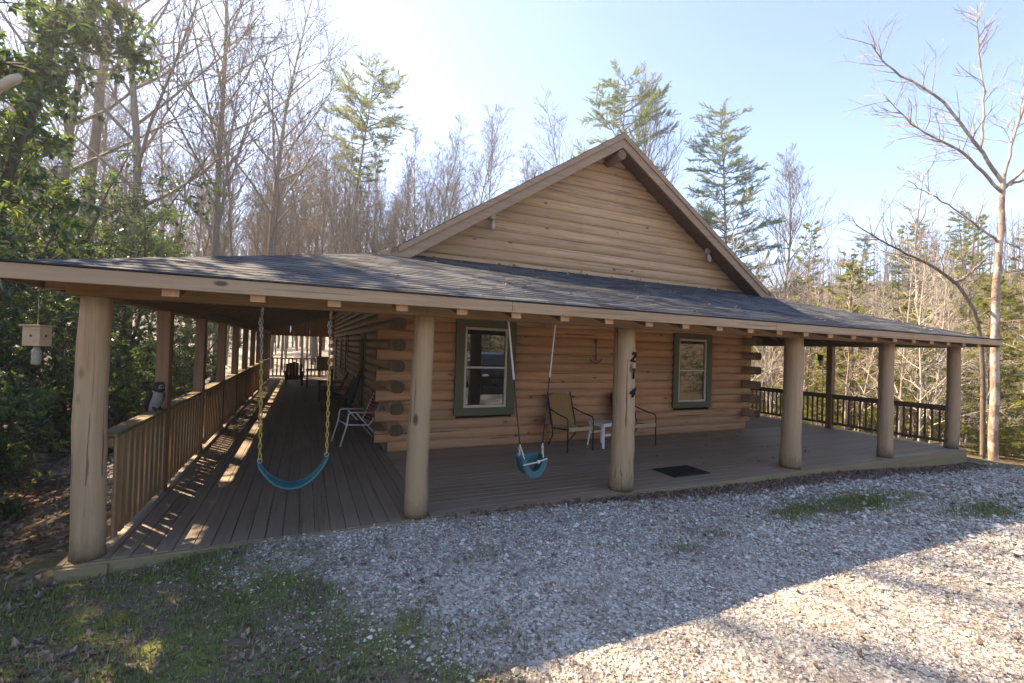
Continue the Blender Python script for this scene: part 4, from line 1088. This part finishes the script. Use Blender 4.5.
# bare pale saplings, young pines and pines on the right slope
GS = 'pale bare saplings on the right slope'; LSP = 'thin pale leafless sapling on the sunny slope right of the cabin'
saps = [make('sapling', LSP, 'tree', bare_tree(200+i, h, r, .12, 22, 3, 5, .8, .04, .28, minr=.0045, wander=.15, lean=(rs.uniform(-.1, .1), rs.uniform(-.1, .1))), M[bk_], group=GS) for i, (h, r, bk_) in enumerate([(7.5, .045, 'bark_pale'), (9.5, .065, 'bark_syc'), (5.5, .032, 'bark_pale')])]
spots = []
def right_spot(a0, a1, d0, d1, gap):
    for _ in range(400):
        az = R(rs.uniform(a0, a1)); d = d0+(d1-d0)*rs.random()**.8; x, y = d*math.sin(az), d*math.cos(az)
        if x < 14.6 and y < 26: continue
        if math.hypot(x-SX, y-SY) < 1.0: continue
        if any((x-a)**2+(y-b)**2 < gap for a, b in spots): continue
        spots.append((x, y)); return x, y
    return None
for i in range(95):
    p = right_spot(46, 89, 16, 38, .6)
    if p: put(saps[rs.integers(0, 3)], *p, rs.uniform(0, 6.28), rs.uniform(.6, 1.1), LSP, GS)
T, fo = pine(41, 5.5, .06, .05, .3, .26, 14, .16, .010, 1.0); yp = make('young_pine', 'x', 'tree', T, M['bark'], fo, M['youngpine'])
T, fo = pine(42, 4.0, .05, .03, .28, .30, 14, .17, .011, 1.0); yp2 = make('young_pine', 'x', 'tree', T, M['bark'], fo, M['youngpine'])
for x, y, s_ in ((18.3, 4.6, .95), (19.5, 6.6, 1.0), (17.2, 3.4, .7), (21.5, 5.2, 1.1), (20.5, 9.0, 1.0), (18.2, 8.0, .8), (22, 11.5, 1.), (19, 12, .9), (24.5, 8, 1.2)):
    spots.append((x, y)); put(yp, x, y, None, s_, 'feathery yellow green young pine on the slope right of the cabin', 'young pines on the right slope')
for i in range(80):
    p = right_spot(46, 88, 17, 44, 1.2)
    if p: put([yp, yp2][i % 2], *p, None, rs.uniform(.6, 1.25), 'feathery yellow green young pine on the slope right of the cabin', 'young pines on the right slope')
T, fo = pine(43, 12, .12, .15, .42, .2, 16, .15, .010, 1.1, gaps=.2); mp = make('pine_tree', 'x', 'tree', T, M['bark'], fo, M['pine'])
for i in range(9):
    p = right_spot(44, 70, 34, 60, 5)
    if p: put(mp, *p, None, rs.uniform(.7, 1.1)*(1.0 if math.hypot(*p) < 45 else 1.15), 'mid height dark pine in the wood down the slope right of the cabin', 'pines down the right slope')
T, fo = pine(44, 13, .11, .2, .42, .19, 17, .15, .0095, 1.1, gaps=.2); lpn = make('pine_tree', 'x', 'tree', T, M['bark'], fo, M['youngpine'])
for i in range(7):
    az, d = R((57.5, 60.5, 62, 66, 69.5, 73, 76)[i]), rs.uniform(25, 35)
    put(lpn, d*math.sin(az), d*math.cos(az), None, rs.uniform(.68, 1.0), 'tall light green pine standing close behind the saplings right of the cabin', 'light green pines on the right slope')
for i in range(30):
    p = right_spot(42, 88, 28, 62, 3)
    if p: put(woods[[1, 3, 4][i % 3]], *p, None, rs.uniform(.45, .72), 'bare tree in the wood down the slope right of the cabin', 'bare trees down the right slope')
# the far wood closing the valley and the ridge
def far_wood():
    mb = MB(); V = []; F = []; k = 0
    for i in range(1900):
        a = R(rs.uniform(-50, 95) if i % 4 else rs.uniform(-30, 15)); d = rs.uniform(70, 125); x, y = d*math.sin(a), d*math.cos(a); h = rs.uniform(9, 16) if a < R(35) else rs.uniform(7, 13)
        z = float(gz(x, y)); p = np.array([x, y, z]); top = p+np.array([rs.normal(0, .4), rs.normal(0, .4), h])
        mb.tube([p, (p+top)/2+rs.normal(0, .15, 3), top], [.10, .06, .015], 4, False)
        for j in range(11):
            t = rs.uniform(.3, .95); q = p+(top-p)*t; b = rs.uniform(0, 6.28); l = h*.22*(1.2-t)
            e = q+np.array([math.cos(b)*l*.7, math.sin(b)*l*.7, l]); mb.tube([q, e], [.035, .012], 3, False)
            for _ in range(2):
                b = rs.uniform(0, 6.28); q2 = q+(e-q)*rs.uniform(.3, .9); mb.tube([q2, q2+np.array([math.cos(b)*l*.35, math.sin(b)*l*.35, l*.45])], [.02, .009], 3, False)
    tag(mb.build('far_wood', M['bark']), 'far leafless wood closing the view beyond the nearer trees', 'wood', kind='stuff')
far_wood()
# the dark car parked across the drive, mirrored in the left window
M['carpaint'] = plain('dark car paint', (.012,.013,.018), .18, .6, .3, .05); M['carglass'] = M['glass']; M['tyre'] = plain('black tyre', (.015,.015,.015), .85); M['lens'] = plain('headlight lens', (.6,.6,.6), .1, .7)
car = thing('parked_car', 'dark estate car parked across the gravel drive, mirrored in the left window', 'car', (7.6, -3.4, float(gz(7.6, -3.4))), R(8))
prof = [(-2.2, .35), (-2.22, .75), (-2.1, 1.05), (-1.85, 1.62), (-.5, 1.68), (.35, 1.60), (1.0, 1.08), (1.95, .95), (2.2, .78), (2.25, .35)]
q = MB(); rings = []
for xs, kz in ((-.93, .0), (-.95, .25), (-.90, .6), (-.74, 1.), (.74, 1.), (.90, .6), (.95, .25), (.93, .0)):
    rings.append([(xs*(1 if z < 1.1 else .9), y, .35+(z-.35)*(1 if abs(xs) < .8 else min(1, .35+kz))) for y, z in prof])
nv = len(prof); V = [p for r_ in rings for p in r_]; F = [(i*nv+j, i*nv+(j+1) % nv, (i+1)*nv+(j+1) % nv, (i+1)*nv+j) for i in range(7) for j in range(nv)]
q.raw(V, F, .5); q.prism([(p[0], p[1], p[2]) for p in rings[0]], (.002, 0, 0)); q.prism([(p[0], p[1], p[2]) for p in rings[-1]], (-.002, 0, 0)); q.build('body', M['carpaint'], car, bevel=.03)
q = MB(); q.prism([(-.62, .44, 1.565), (.62, .44, 1.565), (.70, .97, 1.13), (-.70, .97, 1.13)], (0, .02, .02)); q.build('windscreen', M['carglass'], car)
for sx in (-1, 1):
    q = MB(); q.prism([(sx*.80, -1.7, 1.50), (sx*.80, .25, 1.5), (sx*.90, .8, 1.12), (sx*.90, -1.9, 1.12)], (sx*.02, 0, 0)); q.build('side_window', M['carglass'], car)
    q = MB(); q.ball((sx*.70, 2.2, .78), (.15, .05, .06), 12, 8); q.build('headlight', M['lens'], car)
    for yy in (-1.4, 1.42):
        q = MB(); q.tube([(sx*.72, yy, .34), (sx*.96, yy, .34)], .34, 24); wl = q.build('wheel', M['tyre'], car); q = MB(); q.tube([(sx*.962, yy, .34), (sx*.975, yy, .34)], .21, 16); q.build('rim', M['galv'], wl)
q = MB(); q.box((-.45, 2.235, .45), (.45, 2.27, .66)); q.build('grille', M['black'], car)
# trees behind the photographer, seen mirrored in the panes
for i in range(26):
    put([yp, sh][i % 2], -9+i*1.9+rs.uniform(-.6, .6), -17-rs.uniform(0, 5), None, rs.uniform(.7, 1.2), 'bush on the far side of the driveway, mirrored in the cabin windows', 'bushes across the driveway')
for i in range(18):
    put(mp, rs.uniform(22, 60), -rs.uniform(5, 25), None, rs.uniform(.6, .95), 'tree on the far side of the driveway, mirrored in the cabin windows', 'trees across the driveway')
for i in range(14):
    x, y = -16+i*4.2+rs.uniform(-1, 1), -24-rs.uniform(0, 9)
    put([mp, woods[0], woods[3], cf][i % 4], x, y, None, rs.uniform(.6, .9), 'tree on the far side of the driveway, mirrored in the cabin windows', 'trees across the driveway')

# ------------------------------------------------------------------ sky, sun, camera
EL, AZ = 49.0, -36.6
w = bpy.data.worlds.new('World'); S.world = w; w.use_nodes = True; nt = w.node_tree
sk = nt.nodes.new('ShaderNodeTexSky'); sk.sky_type = 'NISHITA'; sk.sun_disc = False; sk.sun_elevation = R(EL); sk.sun_rotation = R(AZ)
sk.air_density = .45; sk.dust_density = .0; sk.ozone_density = 2.5; sk.altitude = 500
bg = nt.nodes['Background']; nt.links.new(sk.outputs[0], bg.inputs[0]); bg.inputs[1].default_value = .15
sl = bpy.data.lights.new('sun', 'SUN'); sl.energy = 3.45; sl.angle = R(.53); sl.color = (1, .90, .76)
so_ = bpy.data.objects.new('sun', sl); COL.objects.link(so_); so_.location = (-20, 30, 40)
sd = Vector((math.sin(R(AZ))*math.cos(R(EL)), math.cos(R(AZ))*math.cos(R(EL)), math.sin(R(EL))))
so_.rotation_euler = sd.to_track_quat('Z', 'Y').to_euler()
yaw, pitch, roll = R(24.58), R(.79), R(1.845)
fw = Vector((math.sin(yaw)*math.cos(pitch), math.cos(yaw)*math.cos(pitch), math.sin(pitch)))
rt0 = Vector((math.cos(yaw), -math.sin(yaw), 0)); up0 = rt0.cross(fw)
rt = rt0*math.cos(roll)+up0*math.sin(roll); up = up0*math.cos(roll)-rt0*math.sin(roll)
cd = bpy.data.cameras.new('camera'); cam = bpy.data.objects.new('camera', cd); COL.objects.link(cam)
mw = Matrix((rt, up, -fw)).transposed().to_4x4(); mw.translation = Vector((0, 0, 1.82)); cam.matrix_world = mw
cd.sensor_width = 36; cd.lens = 453.6/1024*36; cd.clip_end = 2000; cd.clip_start = .05
S.camera = cam
vs = S.view_settings; vs.view_transform = 'Standard'; vs.look = 'None'; vs.gamma = 1; vs.exposure = 2.52; vs.use_white_balance = True; vs.white_balance_temperature = 8500; vs.white_balance_tint = 12
S.cycles.use_denoising = True; S.cycles.max_bounces = 8; S.cycles.diffuse_bounces = 4; S.cycles.transparent_max_bounces = 4

# thin haze volume added to imitate lens flare paling the distant trees
hz = MB(); hz.box((-190, -190, -12), (200, 200, 32)); ht = NT('flare haze'); ht.t.nodes.remove(ht.b)
pv = ht.n('ShaderNodeVolumePrincipled'); pv.inputs['Color'].default_value = (.92, .95, 1, 1); pv.inputs['Density'].default_value = .0021; pv.inputs['Anisotropy'].default_value = .6
ht.l(pv.outputs[0], ht.out.inputs['Volume'])
tag(hz.build('haze', ht.m), 'added thin haze imitating lens flare over the trees', 'haze', kind='stuff')
# blurred twig close to the lens at the left edge
tw = MB(); tw.tube([(-1.35, 2.27, 2.40), (-1.1, 2.15, 2.53), (-.944, 2.069, 2.628), (-.90, 2.048, 2.655), (-.885, 2.04, 2.666)], [.018, .016, .014, .015, .008], 10)
tag(tw.build('branch', M['bark_pale']), 'broken pale branch end poking into view at the left edge', 'branch')
